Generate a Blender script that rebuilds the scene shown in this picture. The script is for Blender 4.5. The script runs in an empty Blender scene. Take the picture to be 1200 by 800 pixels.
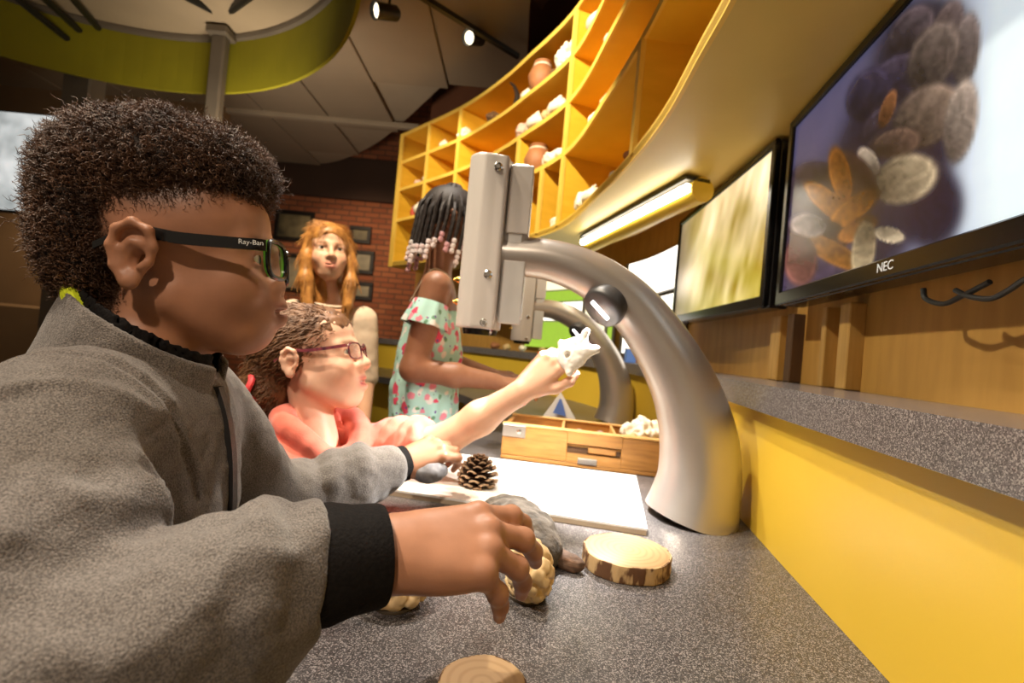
import bpy, bmesh, math, random
import numpy as np
from mathutils import Vector, Matrix
random.seed(7); RNG = np.random.default_rng(7)

# ---------------------------------------------------------------- camera
CAMZ = 1.12                      # lens height above the floor (m)
FPX = 550.0                      # focal length in pixels of the 1200 px frame
ROLL, PITCH = math.radians(5.2), math.radians(0.7)
TZ = CAMZ - 0.30                 # worktop height
_fw = np.array([0, math.cos(PITCH), math.sin(PITCH)])
_up0 = np.array([0, -math.sin(PITCH), math.cos(PITCH)])
_rt0 = np.array([1.0, 0, 0])
E_R = math.cos(ROLL)*_rt0 + math.sin(ROLL)*_up0
E_U = -math.sin(ROLL)*_rt0 + math.cos(ROLL)*_up0
E_F = _fw
CAM = np.array([0, 0, CAMZ])
def ray(x, y): return E_F + (x-600)/FPX*E_R + (400-y)/FPX*E_U
def P(x, y, d): return CAM + ray(x, y)*d                      # pixel + depth along the axis -> point
def PZ(x, y, z): r = ray(x, y); return CAM + r*((z-CAMZ)/r[2])  # pixel on a horizontal plane -> point
def PROJ(p):
    q = np.asarray(p, float)-CAM
    d = q@E_F
    return 600+FPX*(q@E_R)/d, 400-FPX*(q@E_U)/d
cam = bpy.data.cameras.new('camera'); cam_o = bpy.data.objects.new('camera', cam)
bpy.context.scene.collection.objects.link(cam_o)
cam.sensor_width = 36.0; cam.lens = 36.0*FPX/1200; cam.clip_start = 0.02; cam.clip_end = 60
cam_o.matrix_world = Matrix((( E_R[0], E_U[0], -E_F[0], CAM[0]), (E_R[1], E_U[1], -E_F[1], CAM[1]),
                             (E_R[2], E_U[2], -E_F[2], CAM[2]), (0, 0, 0, 1)))
cam.dof.use_dof = True; cam.dof.focus_distance = 0.47; cam.dof.aperture_fstop = 6.0
S = bpy.context.scene
S.camera = cam_o
S.view_settings.view_transform = 'Standard'; S.view_settings.look = 'None'
S.view_settings.gamma = 1.0; S.view_settings.use_curve_mapping = False
S.view_settings.exposure = 0.48
try:
    S.cycles.use_denoising = True
    S.cycles.max_bounces = 8; S.cycles.diffuse_bounces = 4; S.cycles.sample_clamp_indirect = 6.0
except Exception: pass

# ---------------------------------------------------------------- world and the larger lights
w = bpy.data.worlds.new('room_ambience'); S.world = w; w.use_nodes = True
w.node_tree.nodes['Background'].inputs[0].default_value = (1.0, .78, .56, 1)
w.node_tree.nodes['Background'].inputs[1].default_value = 0.20
def spot(name, loc, to, power, color, size_deg, blend=.5, rad=.04):
    l = bpy.data.lights.new(name, 'SPOT'); o = bpy.data.objects.new(name, l)
    S.collection.objects.link(o); o.location = loc
    o.rotation_euler = (Vector(to)-Vector(loc)).to_track_quat('-Z', 'Y').to_euler()
    l.energy = power; l.color = color; l.spot_size = math.radians(size_deg); l.spot_blend = blend; l.shadow_soft_size = rad
    return o
def area(name, loc, to, power, color, sx, sy):
    l = bpy.data.lights.new(name, 'AREA'); o = bpy.data.objects.new(name, l)
    S.collection.objects.link(o); o.location = loc
    o.rotation_euler = (Vector(to)-Vector(loc)).to_track_quat('-Z', 'Y').to_euler()
    l.energy = power; l.color = color; l.shape = 'RECTANGLE'; l.size = sx; l.size_y = sy
    return o
CEIL_Z = CAMZ+2.1
WARM = (1.0, .85, .66)
spot('track_spot_table', (-.25, 1.35, CAMZ+1.75), (.12, .75, TZ), 95, (1, .92, .82), 62, .6)
spot('track_spot_back', (-.95, .12, CAMZ+1.75), (-.30, .42, CAMZ-.1), 120, WARM, 50, .6)
spot('track_spot_panel', (-1.08, .80, CAMZ+1.62), (.45, .72, CAMZ-.10), 84, (1, .91, .70), 50, .6)
spot('track_spot_shelf', (-.50, 1.35, CAMZ+1.75), (.1, 2.7, CAMZ+1.05), 180, (1, .88, .64), 80, .6)
spot('track_spot_far_shelf', (-.78, 2.75, CAMZ+1.8), (-.75, 3.9, CAMZ+1.1), 48, (1, .82, .55), 62, .6)
spot('track_spot_visitors', (-.70, .75, CAMZ+1.8), (-.35, 1.5, CAMZ+.1), 130, (1, .82, .6), 60, .6)
spot('added_far_girl_fill', (-.66, .85, CAMZ+1.7), (-.68, 1.68, CAMZ+.30), 100, (1, .82, .58), 30, .8)  # dedicated spot added to brighten the fair-haired girl
spot('track_spot_brick', (-1.9, 3.6, CAMZ+1.9), (-1.9, 6.2, CAMZ+.2), 130, (1, .74, .48), 70, .6)
spot('added_ceiling_fill', (-1.9, 2.9, CAMZ+.75), (-2.0, 4.4, CEIL_Z), 52, (1, .84, .64), 140, .9, .15)  # no fixture here; upward spot added to lift the dark ceiling
spot('added_left_wall_fill', (-3.9, 3.75, CEIL_Z-.25), (-4.6, 4.5, CAMZ-.1), 75, (1, .74, .46), 70, .8)  # extra spot added to bring up the brown wall at left
spot('added_near_fill', (-.35, -.75, CAMZ+1.3), (-.33, .45, CAMZ+.05), 62, (1, .82, .64), 36, .8)  # fill added behind the lens for the boy's near cheek
# ---------------------------------------------------------------- helpers
COL = S.collection
ORG = {}
MATS = {}
def nrm(v): v = np.asarray(v, float); return v/(np.linalg.norm(v)+1e-12)
def tag(o, label=None, cat=None, group=None, kind=None):
    if label: o['label'] = label
    if cat: o['category'] = cat; o['kind'] = 'thing'
    if group: o['group'] = group
    if kind: o['kind'] = kind
    return o
def thing(name, loc, label, cat, group=None):
    o = bpy.data.objects.new(name, None); COL.objects.link(o); o.location = tuple(loc); o.empty_display_size = .05
    ORG[o] = np.array(loc, float)
    return tag(o, label, cat, group)
def mesh(name, V, F, m, parent=None, smooth=True, cols=None, origin=None, matidx=None):
    """vertices in world metres; a child is stored relative to its thing's base"""
    V = np.asarray(V, np.float64).reshape(-1, 3)
    org = ORG[parent] if parent is not None else (np.array(origin, float) if origin is not None else np.zeros(3))
    me = bpy.data.meshes.new(name)
    if isinstance(F, np.ndarray):
        n, k = F.shape
        me.vertices.add(len(V)); me.vertices.foreach_set('co', (V-org).astype(np.float32).ravel())
        me.loops.add(n*k); me.loops.foreach_set('vertex_index', F.astype(np.int32).ravel())
        me.polygons.add(n); me.polygons.foreach_set('loop_start', np.arange(0, n*k, k, dtype=np.int32))
        me.update(calc_edges=True)
    else:
        me.from_pydata((V-org).tolist(), [], [list(f) for f in F]); me.update()
    me.validate()
    if smooth: me.polygons.foreach_set('use_smooth', np.ones(len(me.polygons), bool))
    if cols is not None:
        a = me.color_attributes.new('Col', 'FLOAT_COLOR', 'POINT')
        c = np.ones((len(V), 4), np.float32); c[:, :3] = cols
        a.data.foreach_set('color', c.ravel())
    for q in (m if isinstance(m, (list, tuple)) else [m]): me.materials.append(MATS[q] if isinstance(q, str) else q)
    if matidx is not None: me.polygons.foreach_set('material_index', np.asarray(matidx, np.int32))
    o = bpy.data.objects.new(name, me); COL.objects.link(o)
    if parent is not None:
        o.parent = parent; ORG[o] = org
    else:
        o.location = tuple(org); ORG[o] = org
    return o
def auto_smooth(o, ang=40):
    me = o.data
    bm = bmesh.new(); bm.from_mesh(me)
    lim = math.radians(ang)
    for e in bm.edges:
        if len(e.link_faces) == 2 and e.calc_face_angle(0) > lim: e.smooth = False
    bm.to_mesh(me); bm.free(); return o
def copy_tree(o, parent=None):
    c = o.copy(); COL.objects.link(c)
    if parent is not None: c.parent = parent
    for ch in o.children: copy_tree(ch, c)
    return c

class MB:
    """collects simple shapes, then links them as ONE mesh"""
    def __init__(s): s.V, s.F, s.n = [], [], 0
    def add(s, V, F):
        V = np.asarray(V, float).reshape(-1, 3)
        s.V.append(V); s.F += [tuple(int(i)+s.n for i in f) for f in F]; s.n += len(V); return s
    def box(s, c, size, rot=None, bev=0.0):
        c = np.asarray(c, float); h = np.asarray(size, float)/2
        if bev <= 0:
            V = np.array([[x, y, z] for x in (-1, 1) for y in (-1, 1) for z in (-1, 1)], float)*h
            F = [(0,1,3,2),(4,6,7,5),(0,4,5,1),(2,3,7,6),(0,2,6,4),(1,5,7,3)]
        else:
            b = min(bev, h.min()*.9)
            V = []; F = []; idx = {}
            for sx in (-1,1):
                for sy in (-1,1):
                    for sz in (-1,1):
                        for ax in range(3):
                            v = np.array([sx,sy,sz], float)*(h-b); v[ax] = (sx,sy,sz)[ax]*h[ax]
                            idx[(sx,sy,sz,ax)] = len(V); V.append(v)
            for ax in range(3):
                a1, a2 = [a for a in range(3) if a != ax]
                for sg in (-1,1):
                    q = []
                    for (u, v) in ((-1,-1),(1,-1),(1,1),(-1,1)):
                        k = [0,0,0]; k[ax] = sg; k[a1] = u; k[a2] = v; q.append(idx[(k[0],k[1],k[2],ax)])
                    flip = (sg > 0) == (ax != 1)
                    F.append(tuple(q) if flip else tuple(q[::-1]))
            for ax in range(3):
                a1, a2 = [a for a in range(3) if a != ax]
                for u in (-1,1):
                    for v in (-1,1):
                        k0 = [0,0,0]; k0[a1] = u; k0[a2] = v; k1 = list(k0); k0[ax] = -1; k1[ax] = 1
                        q = [idx[(*k0,a1)], idx[(*k1,a1)], idx[(*k1,a2)], idx[(*k0,a2)]]
                        F.append(tuple(q))
            for sx in (-1,1):
                for sy in (-1,1):
                    for sz in (-1,1):
                        F.append((idx[(sx,sy,sz,0)], idx[(sx,sy,sz,1)], idx[(sx,sy,sz,2)]))
            V = np.array(V)
        if rot is not None: V = V@np.asarray(rot, float).T
        return s.add(V+c, F)
    def tube(s, path, r, sides=10, cap=True, closed=False, prof=None):
        path = np.asarray(path, float); n = len(path); r = np.broadcast_to(np.asarray(r, float), (n,)) if np.ndim(r) < 2 else np.asarray(r)
        T = np.gradient(path, axis=0) if not closed else np.roll(path, -1, 0)-np.roll(path, 1, 0)
        T /= np.linalg.norm(T, axis=1)[:, None]+1e-12
        a = np.array([0,0,1.0]); a = a if abs(T[0]@a) < .9 else np.array([1.0,0,0])
        u = nrm(np.cross(T[0], a)); V = []
        for i in range(n):
            u = nrm(u-T[i]*(u@T[i])); v = np.cross(T[i], u)
            for k in range(sides):
                t = 2*math.pi*k/sides
                V.append(path[i]+(u*math.cos(t)+v*math.sin(t))*r[i])
        F = []
        m = n if closed else n-1
        for i in range(m):
            for k in range(sides):
                j = (i+1) % n
                F.append((i*sides+k, i*sides+(k+1) % sides, j*sides+(k+1) % sides, j*sides+k))
        if cap and not closed: F += [tuple(range(sides))[::-1], tuple((n-1)*sides+k for k in range(sides))]
        return s.add(V, F)
    def lathe(s, prof, base, axis=(0,0,1), sides=24, cap=True):
        ax = nrm(axis); a = np.array([1.0,0,0]) if abs(ax[0]) < .9 else np.array([0,1.0,0])
        u = nrm(np.cross(ax, a)); v = np.cross(ax, u); V = []
        for (r, h) in prof:
            for k in range(sides):
                t = 2*math.pi*k/sides
                V.append(np.asarray(base, float)+ax*h+(u*math.cos(t)+v*math.sin(t))*r)
        F = []
        for i in range(len(prof)-1):
            for k in range(sides):
                F.append((i*sides+k, i*sides+(k+1) % sides, (i+1)*sides+(k+1) % sides, (i+1)*sides+k))
        if cap: F += [tuple(range(sides))[::-1], tuple((len(prof)-1)*sides+k for k in range(sides))]
        return s.add(V, F)
    def strip(s, A, B, thick=None):
        """sheet between two polylines; with thick (vector per point or one vector) a slab"""
        A = np.asarray(A, float); B = np.asarray(B, float); n = len(A)
        if thick is None:
            return s.add(np.vstack([A, B]), [(i, i+1, n+i+1, n+i) for i in range(n-1)])
        t = np.broadcast_to(np.asarray(thick, float), (n, 3))
        V = np.vstack([A, B, B+t, A+t]); F = []
        for i in range(n-1):
            for q in range(4):
                a0 = q*n+i; b0 = ((q+1) % 4)*n+i
                F.append((a0, a0+1, b0+1, b0))
        F += [(0, n, 2*n, 3*n), (n-1, 4*n-1, 3*n-1, 2*n-1)]
        return s.add(V, F)
    def build(s, name, m, parent=None, smooth=False, **k):
        o = mesh(name, np.vstack(s.V), s.F, m, parent, smooth, **k)
        if smooth: auto_smooth(o)
        me = o.data; bm = bmesh.new(); bm.from_mesh(me)
        bmesh.ops.recalc_face_normals(bm, faces=bm.faces); bm.to_mesh(me); bm.free()
        return o

def spline(pts, n):
    """Catmull-Rom through points, resampled evenly to n points"""
    p = np.asarray(pts, float); p = np.vstack([2*p[0]-p[1], p, 2*p[-1]-p[-2]]); out = []
    for i in range(1, len(p)-2):
        for t in np.linspace(0, 1, 24, endpoint=False):
            a, b, c, d = p[i-1], p[i], p[i+1], p[i+2]
            out.append(.5*((2*b)+(-a+c)*t+(2*a-5*b+4*c-d)*t*t+(-a+3*b-3*c+d)*t**3))
    out.append(p[-2]); out = np.array(out)
    L = np.r_[0, np.cumsum(np.linalg.norm(np.diff(out, axis=0), axis=1))]
    s = np.linspace(0, L[-1], n)
    return np.stack([np.interp(s, L, out[:, k]) for k in range(out.shape[1])], 1)
def many_tubes(paths, rad, sides=4):
    """paths [N,M,3], rad [N,M] or [M] -> V, F of N thin tubes"""
    paths = np.asarray(paths, float); N, M, _ = paths.shape
    rad = np.broadcast_to(np.asarray(rad, float), (N, M))
    T = np.gradient(paths, axis=1); T /= np.linalg.norm(T, axis=2, keepdims=True)+1e-12
    a = np.zeros_like(T); a[..., 2] = 1; a[np.abs(T[..., 2]) > .85] = (1, 0, 0)
    U = np.cross(T, a); U /= np.linalg.norm(U, axis=2, keepdims=True)+1e-12; W = np.cross(T, U)
    ang = np.arange(sides)*2*math.pi/sides
    V = paths[:, :, None, :]+(U[:, :, None, :]*np.cos(ang)[None, None, :, None]+W[:, :, None, :]*np.sin(ang)[None, None, :, None])*rad[:, :, None, None]
    base = (np.arange(N)*M*sides)[:, None, None]+(np.arange(M-1)*sides)[None, :, None]
    k = np.arange(sides)[None, None, :]; k2 = (k+1) % sides
    F = np.stack([base+k, base+k2, base+sides+k2, base+sides+k], -1).reshape(-1, 4)
    return V.reshape(-1, 3), F

# ------- noise on points
def _hash(ix, iy, iz):
    h = (ix*374761393+iy*668265263+iz*2147483647+(ix ^ iy)*1274126177) & 0xffffffff
    h = ((h ^ (h >> 13))*1274126177) & 0xffffffff
    return ((h ^ (h >> 16)) & 0xffff)/32767.5-1
def vnoise(p, scale=1.0):
    p = np.asarray(p, float)*scale; i = np.floor(p).astype(np.int64); f = p-i; f = f*f*(3-2*f)
    r = 0
    for dx in (0, 1):
        for dy in (0, 1):
            for dz in (0, 1):
                wgt = (f[:, 0] if dx else 1-f[:, 0])*(f[:, 1] if dy else 1-f[:, 1])*(f[:, 2] if dz else 1-f[:, 2])
                r = r+wgt*_hash(i[:, 0]+dx, i[:, 1]+dy, i[:, 2]+dz)
    return r
def fnoise(p, scale, octv=3):
    r = 0; a = 1.0
    for o in range(octv): r = r+a*vnoise(np.asarray(p)+o*17.3, scale*2**o); a *= .5
    return r

# ------- solid shapes: signed distances on a grid, then a smooth skin
def rotm(yaw=0, pitch=0, roll=0):
    """x forward, y left, z up; yaw about z, pitch>0 lifts x, roll about x (degrees)"""
    return np.array(Matrix.Rotation(math.radians(yaw), 3, 'Z')@Matrix.Rotation(math.radians(-pitch), 3, 'Y')@Matrix.Rotation(math.radians(roll), 3, 'X'))
class Vol:
    def __init__(s, lo, hi, h):
        s.lo = np.asarray(lo, float); s.h = h
        s.n = np.ceil((np.asarray(hi, float)-s.lo)/h).astype(int)+1
        s.D = np.full(s.n, .5, np.float32)
        s.R = np.eye(3); s.o = np.zeros(3); s.sc = 1.0
    def frame(s, R=np.eye(3), o=(0, 0, 0), sc=1.0): s.R = np.asarray(R, float); s.o = np.asarray(o, float); s.sc = sc; return s
    def _w(s, p): return s.o+s.R@(np.asarray(p, float)*s.sc)
    def _grid(s, lo, hi):
        a = np.maximum(np.floor((lo-s.lo)/s.h).astype(int), 0); b = np.minimum(np.ceil((hi-s.lo)/s.h).astype(int)+1, s.n)
        if (b <= a).any(): return None, None
        ax = [(s.lo[i]+s.h*np.arange(a[i], b[i])).astype(np.float32) for i in range(3)]
        return (slice(a[0], b[0]), slice(a[1], b[1]), slice(a[2], b[2])), np.meshgrid(*ax, indexing='ij', sparse=True)
    def _mix(s, sl, d, k, op):
        A = s.D[sl]
        if op == 'add':
            if k <= 0: s.D[sl] = np.minimum(A, d)
            else:
                hh = np.maximum(k-np.abs(A-d), 0)/k; s.D[sl] = np.minimum(A, d)-hh*hh*k*.25
        else:
            d = -d
            if k <= 0: s.D[sl] = np.maximum(A, d)
            else:
                hh = np.maximum(k-np.abs(A-d), 0)/k; s.D[sl] = np.maximum(A, d)+hh*hh*k*.25
    def ell(s, c, r, rot=None, k=.01, op='add'):
        c = s._w(c); r = np.broadcast_to(np.asarray(r, float), (3,))*s.sc; Rm = s.R if rot is None else s.R@np.asarray(rot, float); k *= s.sc
        ext = np.sqrt(((Rm*r)**2).sum(1))+k+2.5*s.h
        sl, G = s._grid(c-ext, c+ext)
        if sl is None: return s
        q = [G[i]-np.float32(c[i]) for i in range(3)]
        k0 = 0; k1 = 0
        for j in range(3):
            l = (q[0]*np.float32(Rm[0, j])+q[1]*np.float32(Rm[1, j])+q[2]*np.float32(Rm[2, j]))
            k0 = k0+(l/np.float32(r[j]))**2; k1 = k1+(l/np.float32(r[j]**2))**2
        k0 = np.sqrt(k0); d = k0*(k0-1)/(np.sqrt(k1)+1e-9)
        s._mix(sl, d, k, op); return s
    def cone(s, a, b, ra, rb=None, k=.01, op='add', flat=None):
        """round cone a->b; flat=(axis vector, factor) squeezes it"""
        rb = ra if rb is None else rb
        a = s._w(a); b = s._w(b); ra *= s.sc; rb *= s.sc; k *= s.sc; m = max(ra, rb)+k+2.5*s.h
        sl, G = s._grid(np.minimum(a, b)-m, np.maximum(a, b)+m)
        if sl is None: return s
        ba = b-a; L2 = float(ba@ba)+1e-12
        q = [G[i]-np.float32(a[i]) for i in range(3)]
        t = np.clip((q[0]*np.float32(ba[0])+q[1]*np.float32(ba[1])+q[2]*np.float32(ba[2]))/np.float32(L2), 0, 1)
        e = [q[i]-t*np.float32(ba[i]) for i in range(3)]
        if flat is not None:
            fa = s.R@nrm(flat[0]); dn = e[0]*np.float32(fa[0])+e[1]*np.float32(fa[1])+e[2]*np.float32(fa[2]); g = np.float32(flat[1]-1)
            e = [e[i]+dn*np.float32(fa[i])*g for i in range(3)]
        d = np.sqrt(e[0]**2+e[1]**2+e[2]**2)-(np.float32(ra)+t*np.float32(rb-ra))
        s._mix(sl, d, k, op); return s
    def chain(s, pts, rad, k=.01, op='add', flat=None):
        for i in range(len(pts)-1): s.cone(pts[i], pts[i+1], rad[i], rad[i+1], k, op, flat)
        return s
    def box(s, c, half, rot=None, rnd=.0, k=0, op='add'):
        c = s._w(c); half = np.asarray(half, float)*s.sc; rnd *= s.sc; Rm = s.R if rot is None else s.R@np.asarray(rot, float); k *= s.sc
        ext = np.abs(Rm)@half+k+2.5*s.h
        sl, G = s._grid(c-ext, c+ext)
        if sl is None: return s
        q = [G[i]-np.float32(c[i]) for i in range(3)]; o = 0; inn = None
        for j in range(3):
            l = np.abs(q[0]*np.float32(Rm[0, j])+q[1]*np.float32(Rm[1, j])+q[2]*np.float32(Rm[2, j]))-np.float32(half[j]-rnd)
            o = o+np.maximum(l, 0)**2; inn = l if inn is None else np.maximum(inn, l)
        d = np.sqrt(o)+np.minimum(inn, 0)-np.float32(rnd)
        s._mix(sl, d, k, op); return s
    def cut(s, pt, normal):
        """remove everything on the side the normal points to"""
        pt = np.asarray(pt, float); nn = nrm(normal)
        sl, G = s._grid(s.lo, s.lo+s.h*s.n)
        d = (G[0]-np.float32(pt[0]))*np.float32(nn[0])+(G[1]-np.float32(pt[1]))*np.float32(nn[1])+(G[2]-np.float32(pt[2]))*np.float32(nn[2])
        s.D[sl] = np.maximum(s.D[sl], d); return s
    def at(s, V):
        g = (V-s.lo)/s.h; g = np.clip(g, 0, s.n-1.001); i = g.astype(int); f = g-i; r = 0
        for dx in (0, 1):
            for dy in (0, 1):
                for dz in (0, 1):
                    r = r+(f[:, 0] if dx else 1-f[:, 0])*(f[:, 1] if dy else 1-f[:, 1])*(f[:, 2] if dz else 1-f[:, 2])*s.D[i[:, 0]+dx, i[:, 1]+dy, i[:, 2]+dz]
        return r
    def skin(s, relax=1):
        D = s.D; D[0] = D[-1] = .5; D[:, 0] = D[:, -1] = .5; D[:, :, 0] = D[:, :, -1] = .5
        ins = D < 0
        c = np.zeros(s.n-1, np.int8)
        for dx in (0, 1):
            for dy in (0, 1):
                for dz in (0, 1):
                    c += ins[dx:s.n[0]-1+dx, dy:s.n[1]-1+dy, dz:s.n[2]-1+dz]
        cells = np.argwhere((c > 0) & (c < 8))
        idx = np.full(s.n-1, -1, np.int32); idx[tuple(cells.T)] = np.arange(len(cells))
        off = np.array([[x, y, z] for x in (0, 1) for y in (0, 1) for z in (0, 1)])
        val = np.stack([D[tuple((cells+o).T)] for o in off], 1)
        acc = np.zeros((len(cells), 3)); cnt = np.zeros(len(cells))
        for a in range(8):
            for b in range(a+1, 8):
                if np.abs(off[a]-off[b]).sum() != 1: continue
                m = (val[:, a] < 0) != (val[:, b] < 0)
                t = np.where(m, val[:, a]/(val[:, a]-val[:, b]+1e-12), 0)[:, None]
                acc += np.where(m[:, None], off[a]+t*(off[b]-off[a]), 0); cnt += m
        V = s.lo+s.h*(cells+acc/np.maximum(cnt, 1)[:, None])
        Fs = []
        for ax in range(3):
            s0 = [slice(None)]*3; s1 = [slice(None)]*3; s0[ax] = slice(0, -1); s1[ax] = slice(1, None)
            e = np.argwhere(ins[tuple(s0)] != ins[tuple(s1)])
            u, v = [(1, 2), (2, 0), (0, 1)][ax]
            e = e[(e[:, u] > 0) & (e[:, v] > 0)]
            du = np.zeros(3, int); du[u] = 1; dv = np.zeros(3, int); dv[v] = 1
            q = np.stack([idx[tuple((e-du-dv).T)], idx[tuple((e-dv).T)], idx[tuple(e.T)], idx[tuple((e-du).T)]], 1)
            fl = ins[tuple(e.T)]
            q[~fl] = q[~fl][:, ::-1]
            Fs.append(q)
        F = np.vstack(Fs).astype(np.int32)
        F = F[(F >= 0).all(1)]
        for _ in range(relax): V = relax_mesh(V, F)
        g = np.stack([s.at(V+np.eye(3)[i]*s.h*.5)-s.at(V-np.eye(3)[i]*s.h*.5) for i in range(3)], 1)/s.h
        gn = (g**2).sum(1)+1e-6
        V = V-np.clip(s.at(V)/np.sqrt(gn), -s.h, s.h)[:, None]*g/np.sqrt(gn)[:, None]
        return V, F
def relax_mesh(V, F, w=.5):
    acc = np.zeros_like(V); cnt = np.zeros(len(V))
    for k in range(4):
        for j in (1, 3):
            np.add.at(acc, F[:, k], V[F[:, (k+j) % 4]]); np.add.at(cnt, F[:, k], 1)
    return V*(1-w)+w*acc/np.maximum(cnt, 1)[:, None]
def vnormals(V, F):
    n = np.cross(V[F[:, 2]]-V[F[:, 0]], V[F[:, 3]]-V[F[:, 1]]); N = np.zeros_like(V)
    for k in range(4): np.add.at(N, F[:, k], n)
    return N/(np.linalg.norm(N, axis=1)[:, None]+1e-12)
def scatter(V, F, n, rng=RNG, mask=None):
    """n points on a quad mesh with their normals"""
    a = V[F[:, 0]]; b = V[F[:, 1]]; c = V[F[:, 2]]; d = V[F[:, 3]]
    N = np.cross(c-a, d-b); A = np.linalg.norm(N, axis=1)
    if mask is not None: A = A*mask[F].mean(1)
    i = rng.choice(len(F), n, p=A/A.sum()); u = rng.random((n, 1)); v = rng.random((n, 1))
    p = (a[i]*(1-u)+b[i]*u)*(1-v)+(d[i]*(1-u)+c[i]*u)*v
    return p, N[i]/(np.linalg.norm(N[i], axis=1)[:, None]+1e-12)

# ---------------------------------------------------------------- materials
def mat(name, col, rough=.5, metal=0.0, col2=None, scale=8.0, detail=4.0, stretch=(1, 1, 1), bump=0.0, bscale=None, vcol=False,
        emit=None, estr=0.0, coat=0.0, spec=.5, sss=0.0, alpha=1.0, trans=0.0, lo=.35, hi=.65, sheen=0.0, extra=None, ior=1.45):
    m = bpy.data.materials.new(name); m.use_nodes = True; nt = m.node_tree; N = nt.nodes; L = nt.links
    b = N['Principled BSDF']
    def si(k, v):
        if k in b.inputs: b.inputs[k].default_value = v
    c4 = lambda c: (*c, 1) if len(c) == 3 else c
    si('Base Color', c4(col)); si('Roughness', rough); si('Metallic', metal); si('Coat Weight', coat); si('Specular IOR Level', spec)
    si('Alpha', alpha); si('Transmission Weight', trans); si('Sheen Weight', sheen); si('IOR', ior)
    if sss: si('Subsurface Weight', sss); si('Subsurface Radius', (.012, .005, .003)); si('Subsurface Scale', 1.0)
    tc = N.new('ShaderNodeTexCoord'); mp = N.new('ShaderNodeMapping'); mp.inputs['Scale'].default_value = stretch
    L.new(tc.outputs['Object'], mp.inputs['Vector'])
    nz = N.new('ShaderNodeTexNoise'); nz.inputs['Scale'].default_value = scale; nz.inputs['Detail'].default_value = detail
    L.new(mp.outputs[0], nz.inputs['Vector'])
    rp = N.new('ShaderNodeValToRGB'); rp.color_ramp.elements[0].position = lo; rp.color_ramp.elements[1].position = hi
    L.new(nz.outputs[0], rp.inputs[0])
    if vcol:
        at = N.new('ShaderNodeVertexColor'); at.layer_name = 'Col'
        mx = N.new('ShaderNodeMix'); mx.data_type = 'RGBA'; mx.blend_type = 'MULTIPLY'; mx.inputs[0].default_value = 1.0
        rp.color_ramp.elements[0].color = (.82, .82, .82, 1) if col2 is None else c4(col2); rp.color_ramp.elements[1].color = (1, 1, 1, 1)
        L.new(at.outputs[0], mx.inputs[6]); L.new(rp.outputs[0], mx.inputs[7])
        L.new(mx.outputs[2], b.inputs['Base Color'])
        if emit == 'vcol':
            L.new(at.outputs[0], b.inputs['Emission Color']); si('Emission Strength', estr)
    else:
        c2 = col2 if col2 is not None else tuple(x*.86 for x in col[:3])
        rp.color_ramp.elements[0].color = c4(c2); rp.color_ramp.elements[1].color = c4(col)
        L.new(rp.outputs[0], b.inputs['Base Color'])
    if emit is not None and emit != 'vcol': si('Emission Color', c4(emit)); si('Emission Strength', estr)
    if bump:
        bp = N.new('ShaderNodeBump'); bp.inputs['Strength'].default_value = bump; bp.inputs['Distance'].default_value = .002
        if bscale:
            n2 = N.new('ShaderNodeTexNoise'); n2.inputs['Scale'].default_value = bscale; n2.inputs['Detail'].default_value = 3
            L.new(mp.outputs[0], n2.inputs['Vector']); L.new(n2.outputs[0], bp.inputs['Height'])
        else: L.new(nz.outputs[0], bp.inputs['Height'])
        L.new(bp.outputs[0], b.inputs['Normal'])
    if extra: extra(nt, b, mp, rp)
    MATS[name] = m; return m
def speckle(name, base, light, dark, rough):
    m = mat(name, base, rough, scale=90, spec=.5)
    nt = m.node_tree; N = nt.nodes; L = nt.links; b = N['Principled BSDF']
    mp = [n for n in N if n.type == 'MAPPING'][0]
    v = N.new('ShaderNodeTexVoronoi'); v.inputs['Scale'].default_value = 950; L.new(mp.outputs[0], v.inputs['Vector'])
    sp = N.new('ShaderNodeSeparateColor'); L.new(v.outputs['Color'], sp.inputs[0])
    r = N.new('ShaderNodeValToRGB'); r.color_ramp.interpolation = 'LINEAR'
    e = r.color_ramp.elements; e[0].position = 0.0; e[0].color = (*dark, 1); e[1].position = 1.0; e[1].color = (*light, 1)
    for p_, c_ in ((.3, dark), (.36, base), (.72, base), (.8, light)):
        q = e.new(p_); q.color = (*c_, 1)
    L.new(sp.outputs[0], r.inputs[0]); L.new(r.outputs[0], b.inputs['Base Color']); return m
def bricks(name):
    m = mat(name, (.3, .1, .05), .85, scale=3)
    nt = m.node_tree; N = nt.nodes; L = nt.links; b = N['Principled BSDF']
    tc = [n for n in N if n.type == 'TEX_COORD'][0]
    mp = N.new('ShaderNodeMapping'); mp.inputs['Rotation'].default_value = (math.radians(90), 0, 0)
    sx = N.new('ShaderNodeSeparateXYZ'); cb = N.new('ShaderNodeCombineXYZ')
    L.new(tc.outputs['Object'], sx.inputs[0]); L.new(sx.outputs[0], cb.inputs[0]); L.new(sx.outputs[2], cb.inputs[1])
    bt = N.new('ShaderNodeTexBrick'); L.new(cb.outputs[0], bt.inputs['Vector'])
    bt.inputs['Scale'].default_value = 1; bt.inputs['Brick Width'].default_value = .2; bt.inputs['Row Height'].default_value = .07
    bt.inputs['Mortar Size'].default_value = .007; bt.inputs['Color1'].default_value = (.26, .075, .032, 1); bt.inputs['Color2'].default_value = (.36, .12, .05, 1)
    bt.inputs['Mortar'].default_value = (.12, .06, .035, 1)
    L.new(bt.outputs['Color'], b.inputs['Base Color'])
    bp = N.new('ShaderNodeBump'); bp.inputs['Distance'].default_value = .01; bp.invert = True; L.new(bt.outputs['Fac'], bp.inputs['Height']); L.new(bp.outputs[0], b.inputs['Normal'])
    return m
speckle('terrazzo', (.072, .066, .068), (.27, .245, .24), (.030, .027, .028), .28)
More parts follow.
